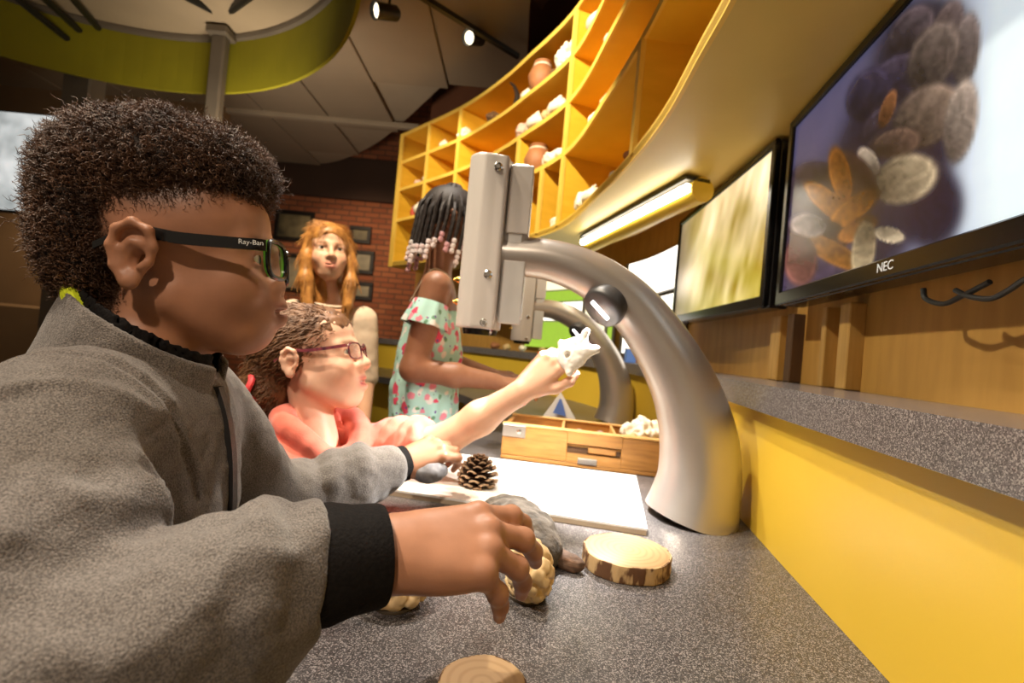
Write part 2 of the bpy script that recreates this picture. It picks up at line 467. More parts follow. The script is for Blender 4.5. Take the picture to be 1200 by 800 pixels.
speckle('ledge_stone', (.13, .115, .115), (.30, .27, .26), (.07, .06, .06), .22)
mat('yellow_panel', (.80, .53, .055), .36, col2=(.75, .49, .045), scale=3, bump=.03, bscale=300)
mat('yellow_shelf', (.80, .46, .040), .42, col2=(.72, .40, .028), scale=5, stretch=(1, 1, 4))
mat('yellow_edge', (.85, .56, .10), .4, col2=(.80, .50, .08), scale=6)
mat('back_wall', (.56, .30, .07), .55, col2=(.48, .25, .055), scale=6, stretch=(6, 6, 1), bump=.05)
mat('batten_wood', (.60, .34, .09), .5, col2=(.50, .27, .06), scale=12, stretch=(6, 6, .6))
mat('dark_batten', (.10, .045, .015), .6, scale=10, stretch=(6, 6, .6))
mat('soffit', (.68, .48, .12), .42, col2=(.63, .44, .10), scale=3)  # shelf yellow with the lamp and screen light put into its tan
bricks('brick')
mat('brown_wall', (.17, .062, .028), .8, col2=(.13, .048, .022), scale=2)
mat('dark_band', (.055, .026, .015), .8, scale=2)
mat('side_wall', (.24, .15, .075), .8, col2=(.20, .12, .06), scale=1.5)
mat('ceiling_panel', (.30, .235, .165), .85, col2=(.26, .20, .14), scale=1.2)
mat('ceiling_batten', (.36, .29, .21), .8, scale=2)
mat('duct', (.16, .10, .065), .6, scale=2)
mat('floor_carpet', (.07, .055, .045), .95, col2=(.045, .035, .03), scale=60, bump=.2)
mat('lime', (.30, .27, .008), .75, col2=(.26, .235, .007), scale=3)
mat('truss_grey', (.17, .14, .105), .55, metal=.2, scale=5)
mat('black_metal', (.015, .014, .013), .45, scale=20)
mat('black_gloss', (.012, .011, .011), .18, scale=20)
# ---------------------------------------------------------------- the room
def xy(pts, n=80): return spline(np.array([(a, b) for a, b in pts]), n)
def z3(c, z): return np.c_[c, np.full(len(c), z)]
def off(c, d):
    """offset a plan polyline towards the wall side (right of its direction)"""
    t = np.gradient(c, axis=0); t /= np.linalg.norm(t, axis=1)[:, None]
    return c+np.c_[t[:, 1], -t[:, 0]]*d
TH = math.atan(90.5/FPX); WN = np.array([math.cos(TH), -math.sin(TH)]); WT = np.array([math.sin(TH), math.cos(TH)])
def wl(D, y): return ((D+math.sin(TH)*y)/math.cos(TH), y)            # point on a straight line beside the near wall
SHELF = xy([wl(.178, -.6), wl(.178, .1), (.300, .66), (.323, .956), (.335, 1.2), (.322, 1.465), (.283, 1.80), (.185, 2.36), (-.07, 2.85), (-.26, 3.157), (-.55, 3.53), (-1.12, 4.10)], 140)
PANEL = xy([wl(.325, -.6), wl(.325, .2), wl(.325, .7), wl(.325, 1.1), (.572, 1.65), (.585, 2.1), (.49, 2.75), (.16, 3.35), (-.4, 3.9), (-1.35, 4.5)], 140)
BACK = xy([wl(.53, -.6), wl(.53, .2), wl(.53, .8), (.735, 1.2), (.79, 1.7), (.785, 2.1), (.70, 2.75), (.36, 3.42), (-.2, 4.05), (-.93, 4.62), (-1.02, 4.69)], 140)
CEIL = CAMZ+2.1
fl = MB().box((-2, 2, -.05), (12, 11, .1)).build('floor', 'floor_carpet'); tag(fl, 'dark carpeted floor of the exhibit room', kind='structure')
b = MB().box((-2.4, 6.3, 2.1), (10, .2, 4.4)).build('wall_back', 'brick'); tag(b, 'red brick wall behind the framed pictures', kind='structure')
b = MB().box((-2.4, 6.17, CEIL-.08), (10, .06, .55)).build('trim_1', 'dark_band'); tag(b, kind='structure')
b = MB().box((-4.75, 4.6, 1.6), (3.5, .12, 3.3)).build('wall_left', 'side_wall'); tag(b, kind='structure')
b = MB().box((-7.4, 2, 2.1), (.1, 9, 4.4)).build('wall_side', 'side_wall'); tag(b, kind='structure')
b = MB().strip(z3(BACK, 0), z3(BACK, CAMZ+1.77), np.c_[np.gradient(BACK, axis=0)[:, 1], -np.gradient(BACK, axis=0)[:, 0], np.zeros(len(BACK))]*1.5).build('wall_right', 'back_wall')
tag(b, 'curved yellow wood wall behind the monitors', kind='structure')
b = MB().strip(z3(BACK, CAMZ+1.775), z3(BACK, 4.3), np.c_[np.gradient(BACK, axis=0)[:, 1], -np.gradient(BACK, axis=0)[:, 0], np.zeros(len(BACK))]*1.5).build('wall_upper', 'brown_wall')
tag(b, 'dark brown wall above the curved shelves', kind='structure')
b = MB().box((-2, 2, 4.35), (12, 11, .1)).build('ceiling', 'duct'); tag(b, kind='structure')
# battens on the wall between the ledge and the monitors
def on_back(y0): i = np.argmin(np.abs(BACK[:, 1]-y0)); return BACK[i], nrm(BACK[i+1]-BACK[i-1])
wr = b = bpy.data.objects['wall_right']
for y0, wd, mt_ in ((.38, .05, 'dark_batten'), (.455, .075, 'batten_wood'), (.93, .04, 'batten_wood'), (1.03, .02, 'batten_wood'), (1.2, .035, 'dark_batten'), (1.3, .06, 'batten_wood')):
    c, t = on_back(y0); a = math.atan2(t[1], t[0])
    Rz = np.array(Matrix.Rotation(a, 3, 'Z')); nn = np.array([t[1], -t[0]])
    MB().box((*(c-nn*.014), CAMZ+.063), (wd, .03, .174), Rz, .002).build('batten', mt_, wr)
# ceiling cloud of long panels with the curved rim
rim = xy([(-5.6, 6.1), (-4.6, 6.1), (-3.9, 6.1), (-3.08, 6.05), (-2.47, 5.9), (-1.71, 5.2), (-.95, 4.15), (-.50, 3.41), (-.30, 2.6), (-.15, 1.4), (-.1, -.5), (-.1, -2.)], 150)
clo = MB()
lf = np.c_[np.full(150, -7.2), rim[:, 1]]
clo.strip(z3(rim, CEIL+.02), z3(lf, CEIL+.02), (0, 0, .05)).build('ceiling_cloud', 'ceiling_batten')
cl = bpy.data.objects['ceiling_cloud']; cl.name = 'ceiling_1'; tag(cl, 'suspended beige ceiling panels with a curved rim', kind='structure')
def rim_y(x):     # far rim at a given x
    i = np.argmin(np.abs(rim[:75, 0]-x)); return rim[i, 1]
for k in range(11):                                # long panels running away from the lens
    x0 = -7.1+k*.64; x1 = x0+.625
    y1 = min(rim_y(x0+.1), rim_y(x1-.05))-.04
    MB().box(((x0+x1)/2, (y1-2)/2, CEIL), (x1-x0, y1+2, .03), None, .004).build('panel', 'ceiling_panel', cl)
for y0 in (2.3, 4.6):
    MB().box((-3.9, y0, CEIL-.03), (5.6, .06, .05), None, .005).build('rail', 'ceiling_batten', cl)

# worktop, yellow panel, ledge
PN = off(PANEL, 0)
b = MB().strip(z3(off(PANEL, -.70), TZ-.045), z3(off(PANEL, .03), TZ-.045), (0, 0, .045)).build('worktop', 'terrazzo')
tag(b, 'long speckled grey stone worktop running along the yellow panel', 'worktop')
b = MB().strip(z3(PANEL, TZ+.0004), z3(PANEL, CAMZ-.074), np.c_[off(PANEL, .02)-PANEL, np.zeros(len(PANEL))]).build('back_panel', 'yellow_panel')
tag(b, 'smooth yellow panel rising between worktop and stone ledge', 'panel')
b = MB().strip(z3(off(PANEL, -.55), 0), z3(off(PANEL, -.55), TZ-.045), np.c_[off(PANEL, .02)-PANEL, np.zeros(len(PANEL))]).build('counter_front', 'yellow_panel')
tag(b, 'yellow base cabinet front below the worktop', 'cabinet')
LB = np.array([BACK[np.argmin(np.linalg.norm(BACK-p, axis=1))] for p in PANEL]); LB = spline(LB[::8], len(PANEL))
b = MB().strip(z3(off(PANEL, -.022), CAMZ-.0735), z3(LB, CAMZ-.0735), (0, 0, .0485)).build('stone_ledge', 'ledge_stone')
tag(b, 'narrow grey stone ledge above the yellow panel, below the monitors', 'ledge')

# curved shelving unit
ZB, Z3, Z2, Z1, ZT = [CAMZ+v for v in (.62, 1.00, 1.27, 1.51, 1.755)]
SB = off(SHELF, .36)
su = thing('display_shelf', (.3, 1.6, ZB), 'tall curved yellow shelving unit full of shells and specimens above the monitors', 'shelf')
MB().strip(z3(SHELF, ZB), z3(SB, ZB), (0, 0, .022)).build('bottom_board', 'soffit', su)
for z in (Z3, Z2, Z1, ZT):
    MB().strip(z3(off(SHELF, .008), z), z3(SB, z), (0, 0, .018)).build('shelf_board', 'yellow_shelf', su)
for z, hgt in ((ZB-.006, .036), (Z3-.004, .026), (Z2-.004, .026), (Z1-.004, .026), (ZT-.004, .028)):
    MB().strip(z3(SHELF, z), z3(off(SHELF, .010), z), (0, 0, hgt)).build('edge_strip', 'yellow_edge', su)
MB().strip(z3(off(SB, -.004), ZB), z3(off(SB, -.004), ZT+.02), np.c_[off(SB, .012)-SB, np.zeros(len(SB))]).build('back_board', 'yellow_shelf', su)
def sidx(x, y): return np.argmin(np.linalg.norm(SHELF-np.array([x, y]), axis=1))
def divider(i, z0, z1, th=.022, front='yellow_edge'):
    c = SHELF[i]; t = nrm(SHELF[min(i+1, len(SHELF)-1)]-SHELF[i-1]); nn = np.array([t[1], -t[0]]); a = math.atan2(t[1], t[0]); Rz = np.array(Matrix.Rotation(a, 3, 'Z'))
    q = c+nn*.185
    d = MB().box((*q, (z0+z1)/2), (th, .345, z1-z0), Rz).build('divider', 'yellow_shelf', su)
    MB().box((*(c+nn*.003), (z0+z1)/2), (th+.006, .016, z1-z0+.006), Rz).build('edge_strip', 'yellow_edge', d)
for (x, y) in ((.175, 2.38), (-.55, 3.53), (-.84, 3.82), (.3, .5)): divider(sidx(x, y), ZB+.02, ZT)
divider(sidx(.322, 1.45), ZB+.02, Z3); divider(sidx(.08, 2.57), ZB+.02, Z3); divider(sidx(-.07, 2.85), ZB+.02, Z2)
i_end = len(SHELF)-1
divider(i_end, ZB-.01, ZT+.02, .05)

# strip light under the shelf
a0, a1 = PZ(682, 284, CAMZ+.575), PZ(808, 219, CAMZ+.575)
tl = thing('strip_light', (a0+a1)/2, 'bright strip lamp with a yellow curved housing under the shelf', 'lamp')
dv = nrm(a1-a0); sd = -nrm(np.cross(dv, (0, 0, 1)))
MB().tube(np.linspace(a0+sd*.05, a1+sd*.05, 6), .042, 20).build('housing', 'yellow_panel', tl, True)
mat('tube_glow', (1, .96, .86), .4, emit=(1, .93, .78), estr=9)
MB().tube(np.linspace(a0+dv*.01, a1-dv*.01, 6), .015, 12).build('tube', 'tube_glow', tl, True)
MB().box((a0+a1)/2+np.array([0, 0, .03])+sd*.03, (np.linalg.norm(a1-a0), .09, .012), np.array(Matrix.Rotation(math.atan2(dv[1], dv[0]), 3, 'Z'))).build('mounting_rail', 'black_metal', tl)

# lit graphic panels on the wall past the monitors
mat('lit_white', (.95, .92, .85), .5, emit=(1, .95, .84), estr=1.5)
mat('lit_green', (.30, .50, .05), .5, emit=(.38, .60, .06), estr=.7)
mat('lit_cream', (.9, .85, .6), .5, emit=(1, .93, .66), estr=.9)
mat('panel_frame', (.35, .33, .30), .5)
def wall_panel(y0, y1, z0, z1, label, bands):
    i0, i1 = np.argmin(np.abs(BACK[:, 1]-y0)), np.argmin(np.abs(BACK[:, 1]-y1))
    c = off(BACK, -.03)[i0:i1+1]; tk = lambda d: np.c_[off(BACK, d)[i0:i1+1]-BACK[i0:i1+1], np.zeros(len(c))]
    t = thing('graphic_panel', (*c[len(c)//2], z0), label, 'panel', 'lit graphic panels on the curved wall')
    MB().strip(z3(c, z0), z3(c, z1), tk(.02)).build('frame', 'panel_frame', t)
    for (m0, m1, f0, f1, mt_) in bands:
        j0, j1 = int(m0*(len(c)-1)), max(int(m1*(len(c)-1)), int(m0*(len(c)-1))+1)
        zz0 = z0+(z1-z0)*f0; zz1 = z0+(z1-z0)*f1
        MB().strip(z3(off(BACK, -.034)[i0+j0:i0+j1+1], zz0), z3(off(BACK, -.034)[i0+j0:i0+j1+1], zz1), -tk(.003)[j0:j1+1]).build('graphic', mt_, t)
    return t
wall_panel(2.12, 2.84, CAMZ+.02, CAMZ+.33, 'bright white lit panel beside the straw-coloured monitor', [(.02, .98, .02, .98, 'lit_white')])
wall_panel(2.12, 2.84, CAMZ+.345, CAMZ+.56, 'upper bright white lit panel under the strip lamp', [(.02, .98, .03, .97, 'lit_white')])
wall_panel(2.90, 3.18, CAMZ+.02, CAMZ+.56, 'lit panel with cream ground and green side stripe', [(.0, .25, .0, 1, 'lit_green'), (.3, 1, .0, 1, 'lit_cream')])
wall_panel(3.24, 3.70, CAMZ+.02, CAMZ+.56, 'lit panel with green blocks and white bands behind the far arm', [(0, 1, .0, .36, 'lit_green'), (0, 1, .38, .62, 'lit_white'), (0, 1, .64, .78, 'lit_green'), (0, 1, .8, 1, 'lit_cream')])

# ---------------------------------------------------------------- monitors
def screen_obj(name, p0, p1, z0, z1, inset, paint, parent, strength, nx=150, nz=90):
    """flat lit picture between two plan points, colours from paint(px, py)"""
    p0 = np.asarray(p0, float); p1 = np.asarray(p1, float); d = nrm(p1-p0); q0 = p0+d*inset; q1 = p1-d*inset
    u = np.linspace(0, 1, nx); v = np.linspace(0, 1, nz)
    U, Vv = np.meshgrid(u, v, indexing='ij')
    X = np.stack([q0[0]+(q1-q0)[0]*U, q0[1]+(q1-q0)[1]*U, z0+inset+(z1-z0-2*inset)*Vv], -1).reshape(-1, 3)
    nn = np.array([-d[1], d[0], 0]); X = X+nn*.0015
    cols = paint(U.ravel(), Vv.ravel(), X)
    i = np.arange(nx-1)[:, None]*nz+np.arange(nz-1)[None, :]
    F = np.stack([i, i+nz, i+nz+1, i+1], -1).reshape(-1, 4)
    m = name+'_picture'
    mat(m, (0, 0, 0), .22, vcol=True, emit='vcol', estr=strength, spec=.25)
    return mesh('screen', X, F, m, parent, False, cols=cols)
def soft(d, w): return 1/(1+np.exp(np.clip(d/w, -30, 30)))
def paint_cone(U, V, X):
    q = np.array([PROJ(x) for x in X]); x = q[:, 0]; y = q[:, 1]
    sx = (x-930)/270; C = np.stack([.40+.35*np.clip((x-1060)/110, 0, 1), .45+.38*np.clip((x-1060)/110, 0, 1), .62+.26*np.clip((x-1060)/110, 0, 1)], 1)
    lf = soft(x-1045+.25*(y-150), 28)[:, None]
    C = C*(1-lf)+lf*np.array([.20, .19, .30])
    C = C*(1-.25*soft((y-40)/1, 30)[:, None]*soft(x-1050, 20)[:, None])
    body = lambda cx, cy, a, bb, ang: np.hypot(((x-cx)*math.cos(ang)+(y-cy)*math.sin(ang))/a, (-(x-cx)*math.sin(ang)+(y-cy)*math.cos(ang))/bb)
    def put(cx, cy, a, bb, ang, c, edge=.05, tex=.12):
        nonlocal C
        d = body(cx, cy, a, bb, math.radians(ang)); m = soft(d-1, edge)[:, None]
        rx_, ry_ = cx-1035, cy-215; rl_ = math.hypot(rx_, ry_)+1e-6; tipw = np.clip(.62+.42*((x-cx)*rx_+(y-cy)*ry_)/rl_/max(a, bb), .12, 1.15)[:, None] if tex > .11 else 1.0
        rim_ = (1+.35*soft(np.abs(d-.86)-.05, .03))[:, None] if tex > .11 else 1.0
        sh = tipw*rim_*(1.12+tex*np.sin((x*math.cos(math.radians(ang)+1.2)+y*math.sin(math.radians(ang)+1.2))*.30+4*vnoise(np.c_[x, y, x*0], .06)))[:, None]
        sh = sh+.10*vnoise(np.c_[x, y, x*0], .25)[:, None]
        C = C*(1-m)+m*np.clip(np.array(c)*sh, 0, 1)
    put(1045, 190, 165, 68, 112, (.055, .05, .085), .07, .1)      # dark core
    put(1095, 245, 50, 34, 100, (.045, .04, .075), .10, .1)       # shadowed lower right
    put(955, 285, 48, 90, 8, (.13, .10, .15), .12, .1)
    put(1080, 60, 70, 50, -60, (.075, .065, .085), .10, .1)
    scales_and_reflections = [(1068, 34, 34, 20, -48, (.20, .17, .19)), (1050, 92, 40, 24, -35, (.15, .13, .18)), (1018, 110, 34, 24, -60, (.11, .10, .16)), (1110, 34, 36, 17, -70, (.24, .20, .20)), (1132, 58, 44, 16, -82, (.31, .27, .26)),
              (1094, 66, 46, 27, -62, (.27, .23, .21)), (1035, 150, 30, 22, -50, (.13, .11, .15)), (1086, 136, 46, 33, -40, (.28, .23, .20)), (1126, 142, 50, 19, -80, (.42, .37, .34)), (1050, 168, 30, 17, -15, (.20, .15, .13)),
              (1060, 210, 40, 28, -22, (.42, .37, .29)), (1040, 128, 24, 8, -70, (.36, .21, .12)), (1018, 190, 19, 11, 60, (.46, .41, .36)), (960, 225, 40, 34, 30, (.12, .09, .11)), (1000, 215, 40, 26, 70, (.14, .09, .08)),
              (985, 205, 34, 13, 78, (.36, .19, .06)), (972, 238, 38, 13, 40, (.38, .21, .07)), (1000, 245, 36, 13, -38, (.36, .20, .06)), (960, 275, 36, 20, 10, (.16, .10, .09)),  # orange strokes: shelf reflection on the glass, painted into the picture
              (975, 295, 42, 13, 28, (.40, .23, .08)), (1005, 268, 26, 12, -30, (.32, .18, .07)), (948, 264, 22, 14, 5, (.36, .31, .30)), (938, 305, 20, 30, 0, (.30, .17, .15)), (1012, 292, 14, 36, 8, (.46, .40, .30)), (1042, 275, 18, 9, 12, (.60, .54, .44))]
    for s_ in scales_and_reflections: put(*s_)
    return C**1.6
def paint_straw(U, V, X):
    q = np.array([PROJ(x) for x in X]); x = q[:, 0]; y = q[:, 1]
    n1 = fnoise(np.c_[x*.06+y*.012, y*.012, x*0], 1.0, 3); n2 = fnoise(np.c_[x*.03-y*.02, y*.03+4, x*0], 1.0, 3); n3 = vnoise(np.c_[x*.2+y*.05, y*.03, x*0+3], 1)
    base = np.array([.60, .50, .27]); C = base+n1[:, None]*np.array([.36, .36, .36])+n3[:, None]*.10
    gr = soft(-(y-300-40*n2), 22)[:, None]; C = C*(1-.35*gr)+.35*gr*np.array([.62, .62, .18])
    C = C+soft(np.hypot((x-880)/30, (y-205)/30)-1, .3)[:, None]*.35
    edge = soft(x-808, 6)[:, None]; C = C*(1-edge*.8)+edge*.8*np.array([.24, .18, .15])
    C = C+soft(np.abs(x-803+.3*(y-330))-10, 4)[:, None]*soft(y-345, 5)[:, None]*soft(-(y-315), 5)[:, None]*.4
    return np.clip(C, .04, 1)**1.5
def monitor(p0, p1, z0, z1, label, paint, strength, logo=False, name='monitor'):
    p0 = np.asarray(p0, float); p1 = np.asarray(p1, float); d = nrm(p1-p0); nn = np.array([-d[1], d[0]]); Rz = np.array(Matrix.Rotation(math.atan2(d[1], d[0]), 3, 'Z'))
    c = (p0+p1)/2; W = np.linalg.norm(p1-p0); zc = (z0+z1)/2
    t = thing(name, (*(c-nn*.03), z0), label, 'monitor', 'wall monitors above the ledge')
    MB().box((*(c-nn*.032), zc), (W, .055, z1-z0), Rz, .006).build('housing', 'black_gloss', t)
    bz = .022
    for (cx, cz, sx, sz) in ((0, z1-bz/2, W, bz), (0, z0+.016, W, .032), (-W/2+bz/2, zc, bz, z1-z0), (W/2-bz/2, zc, bz, z1-z0)):
        MB().box((*(c+d*cx+nn*.002), cz), (sx, .014, sz), Rz, .003).build('bezel', 'black_gloss', t)
    o = screen_obj(label[:9].replace(' ', '_'), p0-nn*.0, p1-nn*.0, z0+.012, z1, .021, paint, t, strength)
    MB().box((*(c-nn*.066), zc), (.3, .018, .2), Rz).build('wall_bracket', 'black_metal', t)
    return t, d, nn
def text_mesh(name, s, size, origin, R, m, parent, extr=.0004):
    cu = bpy.data.curves.new(name, 'FONT'); cu.body = s; cu.size = size; cu.align_x = 'CENTER'; cu.align_y = 'CENTER'; cu.extrude = extr
    ob = bpy.data.objects.new('tmp', cu); COL.objects.link(ob); dg = bpy.context.evaluated_depsgraph_get()
    me = bpy.data.meshes.new_from_object(ob.evaluated_get(dg)); bpy.data.objects.remove(ob)
    V = np.array([v.co[:] for v in me.vertices])@np.asarray(R, float).T+np.asarray(origin, float); F = [tuple(p.vertices) for p in me.polygons]
    return mesh(name, V, F, m, parent, False)
mat('logo_white', (.85, .85, .85), .5, emit=(.8, .8, .8), estr=.2)
ZM0, ZM1 = CAMZ+.160, CAMZ+.616
far1 = np.array(wl(.45, 1.155)); near1 = far1-WT*.80
t1, d1, n1 = monitor(near1, far1, ZM0, ZM1, 'black wall monitor showing an enlarged pine cone on pale blue', paint_cone, .62)
# maker's name on the lower bezel
lp = None
for s_ in np.linspace(0, .8, 400):
    q = near1+WT*s_; px_, _ = PROJ((*q, ZM0+.016))
    if lp is None or abs(px_-1045) < abs(PROJ((*lp, ZM0+.016))[0]-1045): lp = q
Rt = np.array([[-WT[0], 0, n1[0]], [-WT[1], 0, n1[1]], [0, 1, 0]], float)
text_mesh('logo_lettering', 'NEC', .021, (*(lp+n1*.0092), ZM0+.017), Rt, 'logo_white', t1)
t2, d2, n2 = monitor((.652, 1.225), (.690, 2.04), ZM0+.004, ZM1-.004, 'black wall monitor showing blurred pale straw strands', paint_straw, .78)
# cables below the near monitor
def cable(pts, label, r=.0035):
    o = MB().tube(spline(np.array(pts), 40), r, 8).build('cable', 'black_metal', None, True); tag(o, label, 'cable', 'cables hanging below the monitor'); return o
c, t_ = on_back(.62)
def bk(px, py, dd=.03): # point a little in front of the wall seen at the pixel
    r = ray(px, py); best = None
    for k in np.linspace(.2, 2.5, 800):
        q = CAM+r*k; e = abs(q[0]-(wl(.47, q[1])[0]))
        if best is None or e < best[0]: best = (e, q)
    return best[1]
cable([bk(1082, 338), bk(1085, 350), bk(1105, 356), bk(1125, 348), bk(1145, 338), bk(1160, 330)], 'thin black cable looping below the near monitor, left loop')
cable([bk(1120, 340), bk(1135, 347), bk(1160, 350), bk(1182, 340), bk(1200, 328), bk(1225, 318)], 'thin black cable looping below the near monitor, beside the wall post')
# wall outlet on the wall below the monitors
oc = bk(917, 418); Rz = np.array(Matrix.Rotation(math.atan2(WT[1], WT[0]), 3, 'Z'))
oq = np.array([*(wl(.53, oc[1]*1.11)), CAMZ+.012])
ot = thing('wall_outlet', oq, 'small pale wall outlet above the stone ledge', 'outlet')
mat('outlet_plate', (.62, .50, .32), .4); MB().box(oq-np.array([.006, 0, 0]), (.045, .012, .075), Rz, .003).build('plate', 'outlet_plate', ot)
MB().box(oq-np.array([.012, 0, -.016]), (.018, .006, .022), Rz, .002).build('socket', 'logo_white', ot); MB().box(oq-np.array([.012, 0, .016]), (.018, .006, .022), Rz, .002).build('socket', 'logo_white', ot)

# ---------------------------------------------------------------- framed pictures on the brick wall
mat('frame_black', (.018, .013, .010), .4); mat('old_print', (.30, .24, .13), .4, col2=(.05, .045, .03), scale=3.2, detail=2)
mat('old_print_pale', (.42, .36, .24), .4, col2=(.16, .14, .10), scale=3.5, detail=2)
def picture(x0, y0, x1, y1, mt_, label):
    a = P(x0, y0, 6.12); c2 = P(x1, y1, 6.12); cx, cz = (a[0]+c2[0])/2, (a[2]+c2[2])/2; W = abs(c2[0]-a[0]); Hh = abs(a[2]-c2[2])
    t = thing('framed_picture', (cx, 6.19, cz-Hh/2), label, 'picture', 'framed pictures on the brick wall')
    f = .05
    for (ox, oz, sx, sz) in ((0, Hh/2-f/2, W, f), (0, -Hh/2+f/2, W, f), (-W/2+f/2, 0, f, Hh-2*f), (W/2-f/2, 0, f, Hh-2*f)):
        MB().box((cx+ox, 6.18, cz+oz), (sx, .04, sz), None, .006).build('frame', 'frame_black', t)
    MB().box((cx, 6.19, cz), (W-2*f, .012, Hh-2*f)).build('print', mt_, t)
picture(320, 243, 363, 283, 'old_print', 'large dark framed picture hung highest on the brick wall')
picture(318, 294, 352, 342, 'old_print_pale', 'pale framed picture hung below the large dark one')
picture(408, 262, 432, 285, 'old_print', 'small square dark framed picture beside the blonde girl')
picture(412, 291, 435, 321, 'old_print_pale', 'pale framed picture in the middle of a column of three')
picture(410, 328, 434, 352, 'old_print_pale', 'small pale framed picture lowest on the brick wall')

# ---------------------------------------------------------------- lime canopy ring, posts, lights overhead
cc, RR = np.array([-2.62, 1.55]), 1.86
ang = np.linspace(0, 2*math.pi, 97)
ring = lambda r: cc+r*np.c_[np.cos(ang), np.sin(ang)]
cr = thing('canopy_ring', (*cc, CEIL-.45), 'big lime green canopy ring hanging under the ceiling', 'canopy')
MB().strip(z3(ring(RR), CEIL-.46), z3(ring(RR), CEIL-.06), np.c_[ring(RR+.02)-ring(RR), np.zeros(97)]).build('band', 'lime', cr, False)
MB().tube(z3(ring(RR), CEIL-.06)[:-1], .03, 8, closed=True).build('top_rail', 'truss_grey', cr, True)
mat('canopy_cloth', (.46, .36, .24), .8, scale=2)
MB().strip(z3(ring(RR-.02), CEIL-.05), z3(ring(.5), CEIL-.03)).build('cloth', 'canopy_cloth', cr, True)
def post(px, py, dep, wd, label):
    q = P(px, py, dep)
    t = thing('canopy_post', (q[0], q[1], 0), label, 'post', 'grey posts carrying the canopy')
    MB().box((q[0], q[1], CEIL/2-.05), (wd, wd*.7, CEIL-.12), None, .012).build('shaft', 'truss_grey', t)
    MB().box((q[0], q[1], .02), (wd*1.8, wd*1.6, .04), None, .01).build('base_plate', 'truss_grey', t)
    MB().box((q[0], q[1], CEIL-.09), (wd*1.5, wd*1.3, .06), None, .01).build('top_plate', 'truss_grey', t)
post(102, 75, 3.55, .21, 'wide grey canopy post beside the lit screen'); post(256, 75, 3.30, .10, 'slim grey canopy post in front of the lime band')
def beam(a, b2, r, label, m='black_metal'):
    o = MB().tube(np.linspace(a, b2, 4), r, 8).build('ceiling_rail', m, None, True); tag(o, label, 'rail', 'dark rails under the ceiling')
beam(P(12, -8, 2.9), P(92, 56, 3.4), .022, 'dark slim rail running up from the wide canopy post, outer one')
beam(P(45, -8, 2.9), P(100, 42, 3.4), .022, 'dark slim rail running up from the wide canopy post, middle one')
beam(P(80, -8, 2.9), P(118, 36, 3.4), .022, 'dark slim rail running up from the wide canopy post, inner one')
beam(P(205, -12, 2.9), P(262, 18, 3.25), .03, 'dark rail meeting the slim canopy post'); beam(P(300, -10, 2.8), P(262, 18, 3.25), .025, 'dark rail crossing to the lime band')
o = MB().tube(np.linspace(P(505, -85, 2.9), P(622, 5, 3.2), 6)+np.array([.12, 0, .10]), .12, 24).build('air_duct', 'duct', None, True); tag(o, 'brown round air duct under the dark ceiling', 'duct')
tr = MB().box((P(490, 0, 2.7)+P(590, 50, 3.2))/2, (.9, .03, .03), np.array(Matrix.Rotation(math.radians(40), 3, 'Z'))).build('light_track', 'black_metal'); tag(tr, 'black lighting track below the air duct', 'track')
mat('lamp_glow', (1, .9, .7), .4, emit=(1, .86, .6), estr=2.5)
def track_light(q, aim, label, glow):
    aim = nrm(aim); t = thing('track_light', q, label, 'lamp', 'track lights under the ceiling')
    MB().lathe([(.0, -.085), (.03, -.085), (.042, -.07), (.045, .06), (.05, .075), (.046, .078), (.038, .06)], q, aim, 20, False).build('can', 'black_metal', t, True)
    MB().lathe([(0.0, .055), (.038, .055)], q, aim, 20, False).build('lens', 'lamp_glow' if glow else 'duct', t, True)
    MB().tube([q-aim*.02, q-aim*.02+np.array([0, 0, .09]), np.array([q[0], q[1], min(CEIL, q[2]+.17)])], .008, 8).build('stem', 'black_metal', t, True)
track_light(P(452, 14, 2.75), (-.75, -.75, -.45), 'black track light shining beside the ceiling panel', True)
track_light(P(556, 45, 3.1), (-.55, -.9, -.55), 'small track light on the track by the air duct', True)

# lit screen on the left
q0, q1 = P(-95, 135, 3.2), P(62, 246, 3.2)
sc = thing('light_box', (q0[0], q0[1], q1[2]), 'bright pale landscape light box behind the boy in glasses', 'screen')
zt, zb_ = P(0, 128, 3.2)[2], P(0, 245, 3.2)[2]
def paint_land(U, V, X):
    n = fnoise(X, 4.5, 4); n2_ = fnoise(X, 14, 2); C = np.array([.70, .74, .74])+n[:, None]*.42+n2_[:, None]*.16
    return np.clip(C, .2, 1)
MB().box(((q0[0]+q1[0])/2, 3.24, (zt+zb_)/2), (q1[0]-q0[0]+.02, .05, zt-zb_+.02), None, .005).build('housing', 'black_metal', sc)
screen_obj('landscape', (q0[0], 3.212), (q1[0], 3.212), zb_, zt, .004, paint_land, sc, .50, 90, 60).location.y -= .004
lc = MB().box((P(40, 430, 3.0)[0]-1.0, 4.25, .55), (1.6, .5, 1.1), None, .02).build('low_cabinet', 'side_wall'); tag(lc, 'low brown cabinet under the bright light box', 'cabinet')
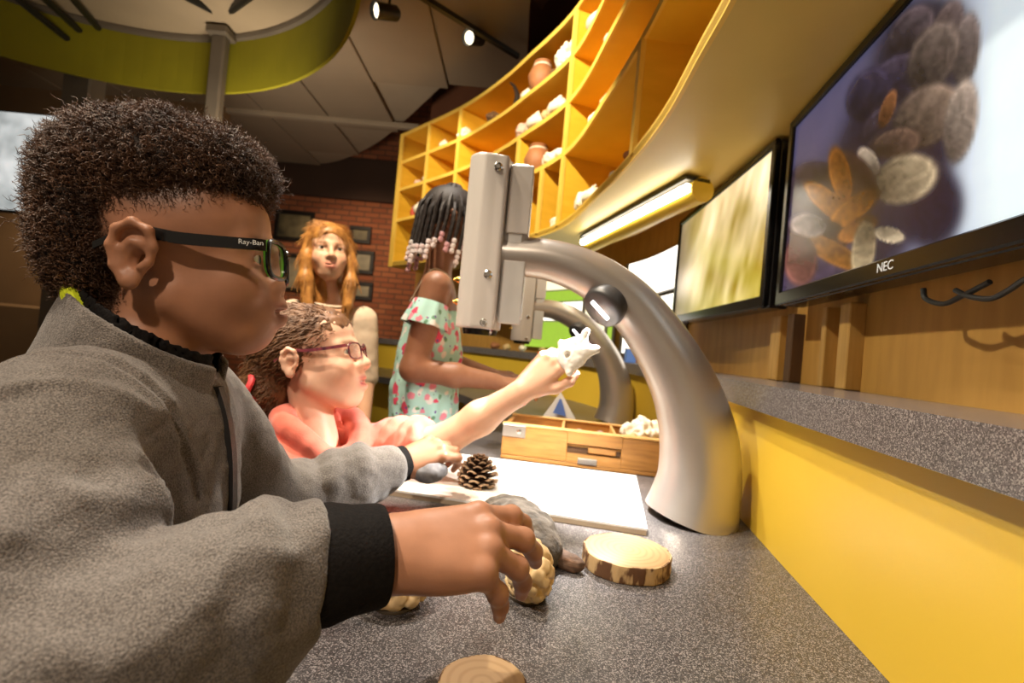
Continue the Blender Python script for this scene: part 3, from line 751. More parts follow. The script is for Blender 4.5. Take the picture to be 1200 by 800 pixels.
# ---------------------------------------------------------------- people: shared shapes
def az(a): a = math.radians(a); return np.array([math.sin(a), math.cos(a), 0.0])     # compass-like: 0 = away from the lens, 90 = to the right
def face_rot(a, pitch=0, roll=0): return rotm(90-a, pitch, roll)
def head_sdf(v, R, o, s=1.0, nose=1.0, lips=1.0, ears=True, open_mouth=0.0, cheek=1.0, es=.86, nlen=1.0, zl=1.0):
    v.frame(R, o, s); vv = v
    class Low:                                                              # shortens or lengthens the lower face
        def _m(_, p): return (p[0], p[1], p[2]*zl if p[2] < 0 else p[2])
        def ell(_, c, *a, **k): vv.ell(_._m(c), *a, **k)
        def cone(_, a, b, *q, **k): vv.cone(_._m(a), _._m(b), *q, **k)
    v = Low()
    v.ell((-.009, 0, .032), (.084, .0700, .074), k=.02)
    v.ell((.034, 0, .040), (.047, .057, .050), k=.03)                       # forehead
    v.ell((.030, 0, -.035), (.052, .053, .064), k=.03)                      # face mass
    v.cone((.066, 0, -.090), (.064, 0, -.084), .017, .018, k=.025)          # chin
    for y in (-1, 1):
        v.cone((.004, y*.046, -.050), (.052, y*.018, -.088), .015, .015, k=.03)   # jaw
        v.ell((.056, y*.033, -.034), (.026, .025, .027*cheek), k=.022)              # cheek
        v.cone((.079, y*.012, .017), (.066, y*.043, .014), .0085, .007, k=.014)     # brow
        v.ell((.094, y*.031, -.002), (.017, .017, .012), k=.012, op='sub')          # socket
    v.cone((.084, 0, .012), (.101*nlen, 0, -.026), .0065, .0095, k=.014)    # nose
    v.ell((.101*nlen, 0, -.029), (.0105, .0105*nose, .0095), k=.008)
    for y in (-1, 1):
        v.ell((.091*(.4+.6*nlen), y*.0115*nose, -.032), (.0105, .0075, .008), k=.007)
        v.ell((.096, y*.0065*nose, -.0405), (.005, .0035, .0045), k=.002, op='sub')  # nostril
    v.ell((.070, 0, -.060), (.024, .029, .026), k=.02)                      # muzzle
    g = open_mouth
    for y in (-1, 1):
        v.cone((.0925, y*.004, -.0555+g*.2), (.080, y*.0215, -.0605), .0058*lips, .0035, k=.006)
        v.cone((.0910, y*.003, -.0665-g), (.079, y*.0195, -.0625-g*.3), .0068*lips, .0035, k=.006)
    v.ell((.096, 0, -.0612-g*.45), (.014, .020, .0014+g*.5), k=.002, op='sub')
    for y in (-1, 1):                                                       # lids round the eyeball
        v.ell((.0685, y*.0305, .0), (.0138, .0150, .0138), k=.006)
        v.ell((.0815, y*.0312, -.0006), (.0115, .0125, .0046), k=.002, op='sub')
    v = vv
    if ears:
        for y in (-1, 1):
            Re = rotm(y*18, -4, 0); Re = Re@rotm(0, -8, 0)
            eo = np.array([-.010, y*.0715, -.006])
            q = lambda a, b2, c: eo+Re@np.array([a*es, y*b2, c*es])
            v.ell(q(-.004, .004, .002), (.0175*es, .0050, .0265*es), Re, k=.006)
            arc = [q(.010, .004, -.004), q(.013, .006, .010), q(.008, .009, .024), q(-.006, .011, .029), q(-.018, .012, .020), q(-.021, .012, .004), q(-.016, .010, -.014), q(-.006, .007, -.026)]
            v.chain(arc, [.0030, .0034, .0038, .0040, .0040, .0038, .0036, .0050], k=.004)
            v.ell(q(.002, .0105, -.005), (.0082*es, .0105, .0105*es), Re, k=.003, op='sub')
            v.ell(q(-.005, .0115, .014), (.0095*es, .0035, .007*es), Re, k=.004, op='sub')
            v.cone(q(.010, .006, -.006), q(.006, .008, -.011), .0036, .0032, k=.004); v.chain([q(-.010, .0085, -.012), q(-.0125, .0095, .002), q(-.006, .009, .011), q(.004, .0075, .011)], [.0022, .0028, .0028, .0020], k=.004)
            v.ell(q(-.002, .006, -.025), (.0075, .0048, .0085), Re, k=.006)
    v.frame()
def hand_sdf(v, W, X, Z, side, curls, spread=(8, 2, -4, -11), thumb=None, s=1.0, k=.004):
    """W wrist, X towards the fingers, Z back of the hand, side +1 right hand; curls: 4 x (mcp, pip, dip) degrees"""
    X = nrm(X); Z = nrm(Z-X*(Z@X)); Y = np.cross(Z, X)*side                 # Y = thumb side
    w = lambda p: np.asarray(W, float)+(X*p[0]+Y*p[1]+Z*p[2])*s
    kn = [(.070, .0235, .002), (.074, .0080, .004), (.071, -.0075, .003), (.064, -.0220, .0)]
    ln = [(.032, .019, .015), (.035, .022, .016), (.032, .020, .015), (.024, .014, .013)]
    rd = [(.0092, .0080, .0070, .0056), (.0094, .0082, .0071, .0057), (.0090, .0078, .0068, .0054), (.0080, .0068, .0060, .0049)]
    tips = []
    v.cone(w((-.02, 0, 0)), w((.012, 0, 0)), .0215*s, .0205*s, k=.012*s, flat=(Z, 1.25))
    for i in range(4):
        v.cone(w((.008, kn[i][1]*.55, -.002)), w(kn[i]), .0155*s, .0105*s, k=.008*s)
    v.ell(w((.040, -.001, -.004)), np.array((.036, .027, .0125))*s, np.stack([X, Y, Z], 1), k=.01*s)
    v.ell(w((.028, .018, -.010)), np.array((.024, .013, .013))*s, np.stack([X, Y, Z], 1), k=.01*s)   # ball of the thumb
    for i in range(4):
        a = math.radians(spread[i]); d0 = np.array([math.cos(a), math.sin(a), 0.0]); p = np.array(kn[i]); ang = 0; pts = [w(p)]
        for j in range(3):
            ang += math.radians(curls[i][j])
            d = np.array([d0[0]*math.cos(ang), d0[1]*math.cos(ang), -math.sin(ang)])
            p = p+d*ln[i][j]; pts.append(w(p))
        v.chain(pts, [r*s for r in rd[i]], k=k*s)
        v.ell(pts[1], rd[i][1]*s*1.08, k=.003*s); tips.append(pts[-1])
        v.ell(w(np.array(kn[i])+np.array([-.001, 0, .004])), rd[i][0]*s*.82, k=.006*s)                # knuckle
    th = thumb or [(.016, .020, -.008), (.040, .040, -.014), (.062, .050, -.020), (.080, .054, -.026)]
    v.chain([w(t) for t in th], [.0125*s, .0098*s, .0086*s, .0066*s], k=.006*s)
    tips.append(w(th[-1]))
    return tips
def loc(V, R, o, s=1.0): return ((V-np.asarray(o, float))@np.asarray(R, float))/s
def blob(L, c, r): return np.exp(-(((L-np.asarray(c))/np.asarray(r))**2).sum(1))
def face_paint(C, V, R, o, s, lip, brow, blush=None, brow_w=1.0, zl=1.0):
    """lips, eyebrows and cheeks have colours of their own"""
    L = loc(V, R, o, s); L[:, 2] = np.where(L[:, 2] < 0, L[:, 2]/zl, L[:, 2]); near = (np.abs(L) < .16).all(1)
    def mix(m, c):
        m = np.clip(m, 0, 1)[:, None]*near[:, None]; C[:] = C*(1-m)+m*np.asarray(c)
    for y in (-1, 1):
        mix(1.5*blob(L, (.088, y*.008, -.0555), (.012, .012, .0048)), lip); mix(1.5*blob(L, (.088, y*.007, -.068), (.012, .011, .0058)), lip)
        mix(1.3*blob(L, (.078, y*.020, .0185), (.014, .011, .0040*brow_w)), brow); mix(1.1*blob(L, (.070, y*.036, .0190), (.014, .009, .0034*brow_w)), brow)
        if blush is not None: mix(.35*blob(L, (.066, y*.038, -.034), (.03, .02, .02)), blush)
    return C
def eyes(R, o, s, parent, iris=(.10, .05, .02), r=.0122):
    for y in (-1, 1):
        c = np.asarray(o)+R@(np.array([.0685, y*.0305, 0])*s)
        V, F = [], []
        nu, nv = 20, 14
        for i in range(nv+1):
            t = math.pi*i/nv
            for j in range(nu):
                p = 2*math.pi*j/nu; V.append((math.cos(t), math.sin(t)*math.cos(p), math.sin(t)*math.sin(p)))
        for i in range(nv):
            for j in range(nu): F.append((i*nu+j, i*nu+(j+1) % nu, (i+1)*nu+(j+1) % nu, (i+1)*nu+j))
        V = np.array(V); C = np.where(V[:, :1] > .955, np.array([[.008, .006, .005]]), np.where(V[:, :1] > .86, np.array([iris]), np.array([[.72, .68, .62]])))
        mesh('eye', c+(V*r*s)@R.T, F, 'eye_mat', parent, True, cols=C)
def curl_strands(p, n, count_turns, length, rad_h, rad_t, seg=10, droop=0.0, rng=RNG, comb=None, nw=1.0):
    N = len(p); n = n+rng.normal(0, .35, n.shape); n /= np.linalg.norm(n, axis=1)[:, None]
    a = rng.normal(0, 1, (N, 3)); u = np.cross(n, a); u /= np.linalg.norm(u, axis=1)[:, None]+1e-9; v = np.cross(n, u)
    t = np.linspace(0, 1, seg)[None, :, None]; Ln = (length*(.6+.8*rng.random(N)))[:, None, None]; ph = rng.random(N)[:, None, None]*6.28
    tw = count_turns*6.28*t+ph; rh = rad_h*(.6+.8*rng.random(N))[:, None, None]
    path = p[:, None, :]+n[:, None, :]*t*Ln*nw+(u[:, None, :]*np.cos(tw)+v[:, None, :]*np.sin(tw))*rh
    if comb is not None: path = path+comb[:, None, :]*t*Ln
    path[..., 2] -= droop*(t[..., 0]**2)
    rr = np.full((N, seg), rad_t); rr[:, -1] *= .3
    return path, rr
mat('skin', (.5, .3, .2), .46, vcol=True, col2=(.90, .90, .90), scale=60, spec=.45, bump=.04, bscale=900)
mat('skin_fair', (.7, .45, .33), .45, vcol=True, col2=(.94, .92, .91), scale=40, spec=.4, sss=.12)
mat('eye_mat', (1, 1, 1), .08, vcol=True, col2=(1, 1, 1), spec=.6)
mat('lens_glass', (1, 1, 1), .02, trans=1.0, alpha=.25, spec=.5, ior=1.1)
# ---------------------------------------------------------------- the boy in the grey fleece
mat('fleece', (.185, .160, .142), .95, col2=(.062, .053, .047), scale=900, detail=3, bump=.6, bscale=650, sheen=.25, lo=.38, hi=.62)
mat('ribbed_black', (.010, .0085, .008), .9, col2=(.006, .005, .005), scale=300, bump=.4, bscale=500, spec=.15)
mat('afro', (.125, .062, .033), .5, col2=(.050, .025, .014), scale=40, spec=.45)
mat('afro_core', (.026, .014, .009), .9, col2=(.012, .007, .005), scale=120, bump=1.0, bscale=300)
mat('glasses_black', (.008, .008, .008), .22); mat('glasses_green', (.12, .42, .03), .25, emit=(.1, .4, .02), estr=.0); mat('zip_black', (.012, .011, .011), .5, bump=.4, bscale=900)
mat('neon', (.62, .72, .02), .7); mat('white_print', (.75, .75, .72), .6); mat('trouser', (.035, .04, .06), .9, scale=200, bump=.3)
mat('shoe', (.05, .05, .055), .6)
BH_A = 71
BR = face_rot(BH_A, 6, 0); BS = .94
BO = P(166, 299, .402)-BR@(np.array([-.010, -.0735, -.006])*BS)
BNB = P(160, 428, .455)                                # base of the neck
BF, BRt = az(76), az(166); UP = np.array([0, 0, 1.0])
b_shR = BNB+BRt*.112-UP*.050; b_shL = BNB-BRt*.120-UP*.050
b_elR, b_wrR = P(10, 850, .250), P(438, 650, .368)
b_slR = P(374, 660, .348)                               # end of the near sleeve, start of the cuff
b_elL, b_wrL = P(320, 594, .69), P(462, 546, .815)
boy = thing('person', (BNB[0]-.02, BNB[1], 0), 'boy in black glasses and grey zipped fleece reaching over the worktop', 'person')
v = Vol((-.66, .16, TZ-.12), (.10, 1.02, CAMZ+.27), .0023)
head_sdf(v, BR, BO, BS, nose=1.12, lips=1.42, open_mouth=.003, es=.97, nlen=.87, zl=.87)
nk = BO+BR@(np.array([-.022, 0, -.055])*BS)
v.cone(nk, BNB-UP*.02, .041, .045, k=.02)
v.ell(BNB-UP*.12, (.075, .115, .16), np.stack([BF, -BRt, UP], 1), k=.03)
v.chain([b_shR, b_elR, b_wrR], [.042, .034, .024], k=.02); v.chain([b_shL, b_elL, b_wrL], [.042, .034, .024], k=.02)
# near hand: palm down, little finger towards the lens
hx = P(534, 638, .388)-P(436, 644, .364); hz = UP*1.0+np.array([.16, -.58, 0])
hW = P(452, 646, .370)
hand_sdf(v, hW, hx, hz, 1, [(14, 26, 14), (22, 28, 16), (34, 28, 16), (50, 18, 10)], spread=(9, 2, -6, -16),
         thumb=[(.016, .020, -.010), (.034, .034, -.030), (.050, .040, -.046), (.064, .042, -.060)], s=1.17)
# far hand, closed round a stone
fx = P(510, 522, .85)-P(464, 541, .815)
hand_sdf(v, b_wrL+nrm(fx)*.012, fx, UP+np.array([.1, -.75, 0]), -1, [(30, 60, 30), (38, 62, 34), (42, 64, 34), (44, 60, 30)],
         thumb=[(.016, .020, -.008), (.036, .030, -.026), (.056, .028, -.036), (.070, .018, -.040)], s=1.0)
V, F = v.skin(); del v
L = loc(V, BR, BO, BS)
C = np.tile(np.array([.37, .172, .097]), (len(V), 1))
C *= (1+.10*vnoise(V, 22)+.06*vnoise(V, 70))[:, None]
face_paint(C, V, BR, BO, BS, (.27, .105, .08), (.040, .022, .014), zl=.87, brow_w=1.4)
# clipped hair on the sides of the scalp
hl = .052-.35*np.clip(L[:, 0]-.035, 0, 1)*0
scalp = ((L[:, 2] > -.02-.45*np.clip(-L[:, 0]-.02, 0, .2)) & (L[:, 0] < .078) & (np.abs(L) < .2).all(1))
fade = np.clip((L[:, 2]-(.020+.30*np.clip(L[:, 0]+.01, 0, .09)))/.042, 0, 1)*np.clip((.072-L[:, 0])/.02, 0, 1)
fade = np.maximum(fade, np.clip((-.030-L[:, 0])/.02, 0, 1)*np.clip((L[:, 2]+.075)/.03, 0, 1))*((np.abs(L) < .2).all(1))
ear_m = np.clip(1.6*blob(L, (-.012, -.078, -.006), (.022, .012, .030)), 0, 1)+np.clip(1.6*blob(L, (-.012, .078, -.006), (.022, .012, .030)), 0, 1)
fade = np.clip(fade-ear_m, 0, 1)*.86
C = C*(1-fade[:, None])+fade[:, None]*np.array([.030, .015, .010])
mesh('body', V, F, 'skin', boy, cols=C)
eyes(BR, BO, BS, boy, (.045, .02, .01))
# hair: thick curls on top and behind
v = Vol(BO-.2, BO+.2, .004); v.frame(BR, BO, BS)
v.ell((-.016, 0, .086), (.090, .067, .060), k=.02); v.ell((.042, 0, .093), (.046, .054, .033), rotm(0, -6, 0), k=.025)
v.ell((-.066, 0, .040), (.046, .060, .072), rotm(0, -12, 0), k=.03); v.ell((-.072, 0, -.012), (.026, .048, .050), rotm(0, 22, 0), k=.02)
v.frame(); hV, hF = v.skin(2); del v
hV = hV+vnormals(hV, hF)*(.0035*fnoise(hV, 110, 2)+.002)[:, None]
hair = mesh('hair', hV, hF, 'afro_core', boy)
hN = vnormals(hV, hF)
p, n = scatter(hV, hF, 21000)
pa, rr = curl_strands(p-n*.004, n, 1.8, .0115, .0017, .00034, 9)
p, n = scatter(hV, hF, 900)
pb, rb = curl_strands(p-n*.002, n, 1.8, .017, .0020, .00028, 9)
kV, kF = many_tubes(np.vstack([pa, pb]), np.vstack([rr, rb]), 3)
tag(mesh('curls', kV, kF, 'afro', hair), kind='stuff')
sm = fade*(np.abs(L[:, 1]) > .03)
p, n = scatter(V, F, 12000, mask=np.where(sm > .2, sm, 0)**2+1e-9)
pa, rr = curl_strands(p, n, .9, .0045, .0008, .00024, 5)
p, n = scatter(V, F, 7000, mask=np.where(sm > .5, sm-.5, 0)+1e-9)
pb, rb = curl_strands(p, n, 1.2, .0085, .0012, .00030, 5)
pa, rr = np.vstack([pa, pb]), np.vstack([rr, rb])
kV, kF = many_tubes(pa, rr, 3); tag(mesh('stubble', kV, kF, 'afro', hair), kind='stuff')

# fleece jacket
v = Vol((-.72, .10, TZ-.30), (.06, 1.02, CAMZ+.10), .0038)
ax3 = np.stack([BF, -BRt, UP], 1)
v.ell(BNB-UP*.145-BF*.004, (.098, .142, .185), ax3, k=.03); v.ell(BNB-UP*.33-BF*.055, (.092, .135, .22), ax3, k=.04)
v.ell(BNB-UP*.05-BF*.012, (.080, .125, .060), ax3, k=.035)
b_elR2 = b_elR
v.chain([b_shR-UP*.004, (b_shR+b_elR)/2+np.array([-.006, -.004, 0]), b_elR2], [.060, .064, .058], k=.035)
v.chain([b_elR2, b_elR*.5+b_slR*.5+UP*.003, b_slR], [.058, .054, .046], k=.03)
v.chain([b_shL, b_elL, b_elL*.4+b_wrL*.6, b_wrL-nrm(b_wrL-b_elL)*.018], [.060, .055, .046, .038], k=.03)
# sleeve end faces
def fold_ridges(v, a, b, r, spec):
    """soft bulges lying across a sleeve between a and b"""
    d = nrm(b-a); u = nrm(np.cross(d, UP)); w2 = np.cross(u, d)
    for (t, ph, span, rad, tilt) in spec:
        pts = []
        for q in np.linspace(-span, span, 7):
            an = math.radians(ph+q); pts.append(a+(b-a)*(t+tilt*q/100)+(u*math.cos(an)+w2*math.sin(an))*(r-rad*.30))
        v.chain(pts, [rad*.4, rad*.85, rad, rad, rad, rad*.85, rad*.4], k=.013)
fold_ridges(v, b_shR, b_elR, .060, [(.30, 20, 70, .016, .10), (.52, 30, 75, .017, .08), (.72, 15, 80, .017, .05), (.9, 25, 80, .018, -.03), (.42, 150, 60, .014, -.1), (.75, 160, 60, .016, -.05)])
fold_ridges(v, b_elR, b_slR, .054, [(.10, 60, 80, .017, .10), (.26, 70, 80, .016, .16), (.43, 65, 85, .015, .18), (.60, 75, 80, .013, .20), (.80, 70, 70, .011, .16), (.35, -60, 60, .014, .1)])
fold_ridges(v, b_elL, b_wrL, .046, [(.2, 80, 80, .012, .1), (.45, 80, 80, .011, .12), (.7, 80, 70, .009, .1)])
sd_ = nrm(b_wrR-b_slR); e1 = nrm(np.cross(sd_, UP)); v.box(b_slR+sd_*.080, (.080, .09, .09), np.stack([sd_, e1, np.cross(sd_, e1)], 1), k=.006, op='sub')
V, F = v.skin(); del v
N = vnormals(V, F)
disp = .0040*fnoise(V*np.array([1, 1, .55]), 16, 2)+.0014*fnoise(V, 60, 2)
for (a_, b_, amp_) in ((b_shR, b_elR, .0055), (b_elR, b_slR, .0055), (b_elL, b_wrL, .0022)):      # creases lying across the sleeves
    d_ = b_-a_; ln_ = np.linalg.norm(d_); d_ = d_/ln_; q_ = V-a_; t_ = q_@d_; rd_ = q_-t_[:, None]*d_; rn_ = np.linalg.norm(rd_, axis=1)
    u_ = nrm(np.cross(d_, UP)); w_ = np.cross(u_, d_); an_ = np.arctan2(rd_@w_, rd_@u_); wgt = np.clip((.085-rn_)/.02, 0, 1)*np.clip(t_/.03+1, 0, 1)*np.clip((ln_-t_)/.02, 0, 1)
    nz_ = vnoise(np.c_[t_*34+np.sin(an_*1.0+t_*8)*1.1, np.cos(an_)*.8, np.sin(an_)*.8], 1.0); disp = disp+amp_*wgt*(1-2.2*np.abs(nz_))
# sewn armhole seam
dseam = np.abs((V-b_shR-BRt*(-.035))@nrm(BRt*.93-UP*.30+BF*.05))
near_sh = np.linalg.norm(V-b_shR, axis=1) < .12
disp = disp-.004*np.exp(-(dseam/.0035)**2)*near_sh+.002*np.exp(-((dseam-.008)/.005)**2)*near_sh
V = V+N*disp[:, None]
jk = mesh('fleece_jacket', V, F, 'fleece', boy)
# cuffs
def cuff(a, b2, r0, r1, ln, nm='cuff'):
    d = nrm(b2-a); q = a; prof = [(r0*.9, -.004), (r0, .0), (r0*1.01, ln*.2), (r1*1.02, ln*.55), (r1, ln*.92), (r1*.97, ln), (r1*.85, ln+.001), (r1*.8, ln*.7)]
    return MB().lathe(prof, q, d, 40, False).build(nm, 'ribbed_black', jk, True)
cuff(b_slR-nrm(b_wrR-b_slR)*.004, b_wrR, .0425, .0385, .050); cuff(b_wrL-nrm(b_wrL-b_elL)*.022, b_wrL, .037, .031, .044)
# stand-up collar, lining, zip
ca = nrm(UP*.90+BF*.22+BRt*.02); cb = BNB-UP*.030-BF*.006
def collar_ring(ro, th, top, front_gap, nm, m, drop=0.0):
    v = Vol(BNB-.16, BNB+.16, .0028)
    fl_ = None
    v.cone(cb-ca*.03, cb+ca*.12, ro*1.12, ro*.88, k=0)
    v.cone(cb-ca*.06, cb+ca*.15, (ro-th)*1.12, (ro-th)*.88, k=0, op='sub')
    v.cut(cb+ca*top, nrm(ca*1.0+BF*.30)); v.cut(cb-ca*.025, -ca)
    v.box(cb+BF*.09+ca*.08-BRt*.006, (.06, front_gap, .09), np.stack([BF, -BRt, UP], 1), k=.004, op='sub')
    V, F = v.skin(2); V = V+vnormals(V, F)*(.0015*fnoise(V, 45, 2))[:, None]
    return mesh(nm, V, F, m, jk)
collar_ring(.074, .0085, .072, .018, 'collar', 'fleece'); collar_ring(.0655, .004, .080, .012, 'collar_lining', 'ribbed_black')
nr = MB().tube([cb+ca*.060+(BF*math.cos(t)-BRt*math.sin(t))*.057-BF*.010+ca*(-.045*math.cos(t)) for t in np.linspace(0, 2*math.pi, 40, endpoint=False)], .007, 8, closed=True).build('shirt_neckband', 'neon', boy, True)
def front_pt(up_, side, out=.0):     # point on the jacket front, found by marching from outside
    o0 = BNB+BF*.3-UP*up_+BRt*side
    return o0
from mathutils.bvhtree import BVHTree
bvh = BVHTree.FromPolygons([tuple(q) for q in V], [tuple(q) for q in F.tolist()])
def hit(o0, d): 
    h = bvh.ray_cast(Vector(o0), Vector(d)); return np.array(h[0]) if h[0] is not None else None
zp = []
for s_ in np.linspace(0, 1, 26):
    h = hit(BNB+BF*.35-UP*(.015+.27*s_)+BRt*(.004-.012*s_), -BF)
    if h is not None: zp.append(h+BF*.001)
zp = np.array(zp)
for _ in range(3): zp[1:-1] = (zp[:-2]+2*zp[1:-1]+zp[2:])/4
MB().strip(zp-BRt*.007-BF*.003, zp+BRt*.007-BF*.003, BF*.0055).build('zip', 'zip_black', jk)
zq = zp[int(len(zp)*.80)]
MB().box(zq+BF*.006+BRt*.012+UP*.004, (.034, .005, .006), np.stack([nrm(BRt*.8+BF*.4+UP*.45), nrm(np.cross(nrm(BRt*.8+BF*.4+UP*.45), UP)), np.cross(nrm(BRt*.8+BF*.4+UP*.45), nrm(np.cross(nrm(BRt*.8+BF*.4+UP*.45), UP)))], 1), .001).build('zip_pull', 'zip_black', jk)
# trousers and shoes (below the worktop)
def legs(root, top, fw, rt, zc, m='trouser', r=.075, sep=.075, shoe='shoe'):
    v = Vol((top[0]-.3, top[1]-.3, .02), (top[0]+.3, top[1]+.3, zc+.05), .008)
    v.ell((top[0], top[1], zc-.08), (.10, .13, .11), np.stack([fw, -rt, UP], 1), k=.03)
    for s_ in (-1, 1):
        a = np.array([top[0], top[1], zc-.12])+rt*sep*s_; kn_ = np.array([top[0], top[1], .40])+rt*sep*s_+fw*.01; an_ = np.array([top[0], top[1], .07])+rt*sep*s_-fw*.01
        v.chain([a, kn_, an_], [r, r*.75, r*.62], k=.03)
    V, F = v.skin(); mesh('trousers', V, F, m, root)
    for s_ in (-1, 1):
        an_ = np.array([top[0], top[1], .0])+rt*sep*s_; v = Vol(an_-.2, an_+.2, .006)
        v.chain([an_+UP*.045-fw*.03, an_+UP*.040+fw*.10], [.040, .034], k=.02); v.ell(an_+UP*.07-fw*.01, (.045, .04, .04), k=.02); v.cut(an_+UP*.001, -UP)
        V, F = v.skin(); mesh('shoe', V, F, shoe, root)
legs(boy, BNB-BF*.05, BF, BRt, .66)

# glasses: (name, parent head frame)
def glasses(R, o, s, root, m_front, m_temple, m_inner, w=.052, h=.038, x0=.0985, thick=.0030, temple_h=.0055, brand=False, z0=-.001, rim=.0026):
    w_ = lambda p: np.asarray(o)+R@(np.asarray(p, float)*s)
    g = thing('eyeglasses', w_((x0, 0, z0)), 'eyeglasses', 'eyeglasses'); del g['category']; del g['label']
    g.parent = root; g.location = tuple(ORG[g]-ORG[root]); 
    def lens_path(y, n=40, k=1.0):
        out = []
        for t in np.linspace(0, 2*math.pi, n, endpoint=False):
            c_, s_ = math.cos(t), math.sin(t); e = .62
            yy = np.sign(c_)*abs(c_)**e*w/2*k; zz = np.sign(s_)*abs(s_)**e*h/2*k
            out.append(w_((x0-.0022*abs(y+yy)/.06*3-.004*((y+yy)/.06)**2, y+yy, z0+zz)))
        return np.array(out)
    for y in (-.0335, .0335):
        rm = MB().tube(lens_path(y), rim*s, 8, closed=True).build('rim', m_front, g, True)
        if m_inner: MB().tube(lens_path(y, k=.985)-R[:, 0]*.0022*s, rim*s*.8, 8, closed=True).build('rim_inside', m_inner, rm, True)
        lp_ = lens_path(y, k=.97); mesh('lens', np.vstack([lp_, lp_-R[:, 0]*.0012]), [tuple(range(40)), tuple(range(79, 39, -1))]+[(i, (i+1) % 40, 40+(i+1) % 40, 40+i) for i in range(40)], 'lens_glass', g, False)
    MB().tube([w_((x0, -.009, z0+.008)), w_((x0+.002, 0, z0+.010)), w_((x0, .009, z0+.008))], rim*s, 8).build('bridge', m_front, g, True)
    for y in (-1, 1):
        pts = np.array([(x0-.011, y*.0605, z0+.010), (x0-.013, y*.0685, z0+.010), (x0-.04, y*.0735, z0+.010), (.02, y*.0735, z0+.012), (-.008, y*.0705, z0+.0165), (-.028, y*.0715, z0+.012), (-.045, y*.0735, z0+.002)])
        c = spline(pts, 26); A = np.array([w_(q+np.array([0, 0, temple_h*(.55 if i > 18 else 1)/1])) for i, q in enumerate(c)]); B = np.array([w_(q-np.array([0, 0, temple_h*(.55 if i > 18 else 1)])) for i, q in enumerate(c)])
        t = MB().strip(A, B, (R[:, 1]*y*thick*s)).build('temple', m_temple, g, True)
        if m_inner: MB().strip(A[:8]-R[:, 1]*y*.0012, B[:8]-R[:, 1]*y*.0012, (R[:, 1]*y*.001*s)).build('temple_inside', m_inner, t, True)
        if brand and y < 0:
            q = w_((x0-.022, y*.0748-.0030, z0+.0106)); dirx = nrm(w_(pts[1])-w_(pts[2])); upv = nrm(R[:, 2]-dirx*(R[:, 2]@dirx)); out = np.cross(dirx, upv)
            text_mesh('lettering', 'Ray-Ban', .0062, q+out*.0006, np.stack([dirx, upv, out], 1), 'white_print', t, .0001)
    return g
glasses(BR, BO, BS, boy, 'glasses_black', 'glasses_black', 'glasses_green', brand=True, x0=.1015)
# the stone under his far hand
v = Vol(b_wrL-.15, b_wrL+.2, .003); sc_ = b_wrL+nrm(fx)*.066+np.array([.004, -.012, -.030])
v.ell(sc_, (.034, .028, .021), rotm(20), k=.01); V, F = v.skin(); V = V+vnormals(V, F)*(.002*fnoise(V, 60, 2))[:, None]
mat('grey_stone', (.17, .16, .165), .6, col2=(.09, .085, .09), scale=90, bump=.3)
tag(mesh('grey_stone', V, F, 'grey_stone', origin=(sc_[0], sc_[1], sc_[2]-.02)), 'smooth grey stone held in the boy\'s far hand', 'stone')
# ---------------------------------------------------------------- girl in coral hoodie reaching up
mat('coral', (.80, .20, .135), .9, col2=(.70, .15, .10), scale=30, bump=.4, bscale=500, sheen=.3)
mat('coral_trim', (.85, .34, .27), .8); mat('brown_curls', (.20, .095, .042), .5, col2=(.11, .05, .022), scale=30, spec=.4)
mat('tortoise', (.24, .045, .06), .25, col2=(.05, .015, .03), scale=120); mat('red_tie', (.75, .06, .07), .6)
GA = 88; GR = face_rot(GA, 15, -3); GS = 1.0
GO = P(344, 424, .885)-GR@(np.array([-.010, -.0735, -.006])*GS)
GNB = P(376, 512, .945); gF, gRt = az(128), az(218)
g_shL = GNB-gRt*.110-UP*.035; g_shR = GNB+gRt*.115-UP*.045
g_elL, g_wrL = P(516, 519, .975), P(612, 458, .915)
g_elR = g_shR+np.array([-.03, .02, -.20]); g_wrR = g_elR+np.array([.02, -.02, -.18])
girl = thing('person', (GNB[0], GNB[1]+.02, 0), 'girl in coral hoodie and patterned glasses reaching up under the silver arm', 'person')
v = Vol((-.66, .70, CAMZ-.66), (.26, 1.22, CAMZ+.17), .0028)
head_sdf(v, GR, GO, GS, open_mouth=.0065, lips=.95)
v.cone(GO+GR@(np.array([-.022, 0, -.055])*GS), GNB-UP*.03, .037, .042, k=.02)
v.ell(GNB-UP*.15, (.055, .10, .13), np.stack([gF, -gRt, UP], 1), k=.02)
v.chain([g_shL, g_elL, g_elL*.5+g_wrL*.5, g_wrL], [.040, .034, .032, .0225], k=.02); v.chain([g_shR, g_elR, g_wrR], [.04, .034, .023], k=.02); hand_sdf(v, g_wrR, g_wrR-g_elR, gRt, 1, [(15, 20, 12)]*4)
# left hand: back of the hand to the lens, thumb below, forefinger stretched up to the lamp
gx = P(672, 398, .895)-P(612, 456, .90); gz = np.array([-.30, -.80, .45])
g_tips = hand_sdf(v, g_wrL+nrm(gx)*.010, gx, gz, -1, [(2, 10, 6), (22, 38, 24), (34, 48, 28), (42, 52, 30)], spread=(3, 1, -3, -8),
         thumb=[(.016, .020, -.006), (.040, .040, -.010), (.066, .048, -.012), (.086, .046, -.012)], s=1.04)
V, F = v.skin(); del v
C = np.tile(np.array([.78, .47, .33]), (len(V), 1))*(1+.04*vnoise(V, 30))[:, None]
face_paint(C, V, GR, GO, GS, (.60, .17, .15), (.20, .10, .05), (.80, .34, .25), 1.0)
L = loc(V, GR, GO, GS)
mesh('body', V, F, 'skin_fair', girl, cols=C); eyes(GR, GO, GS, girl, (.10, .12, .10))
mat('teeth', (.85, .80, .70), .3)
MB().box(GO+GR@np.array([.082, 0, -.0600]), (.012, .024, .0042), GR, .001).build('teeth', 'teeth', girl)
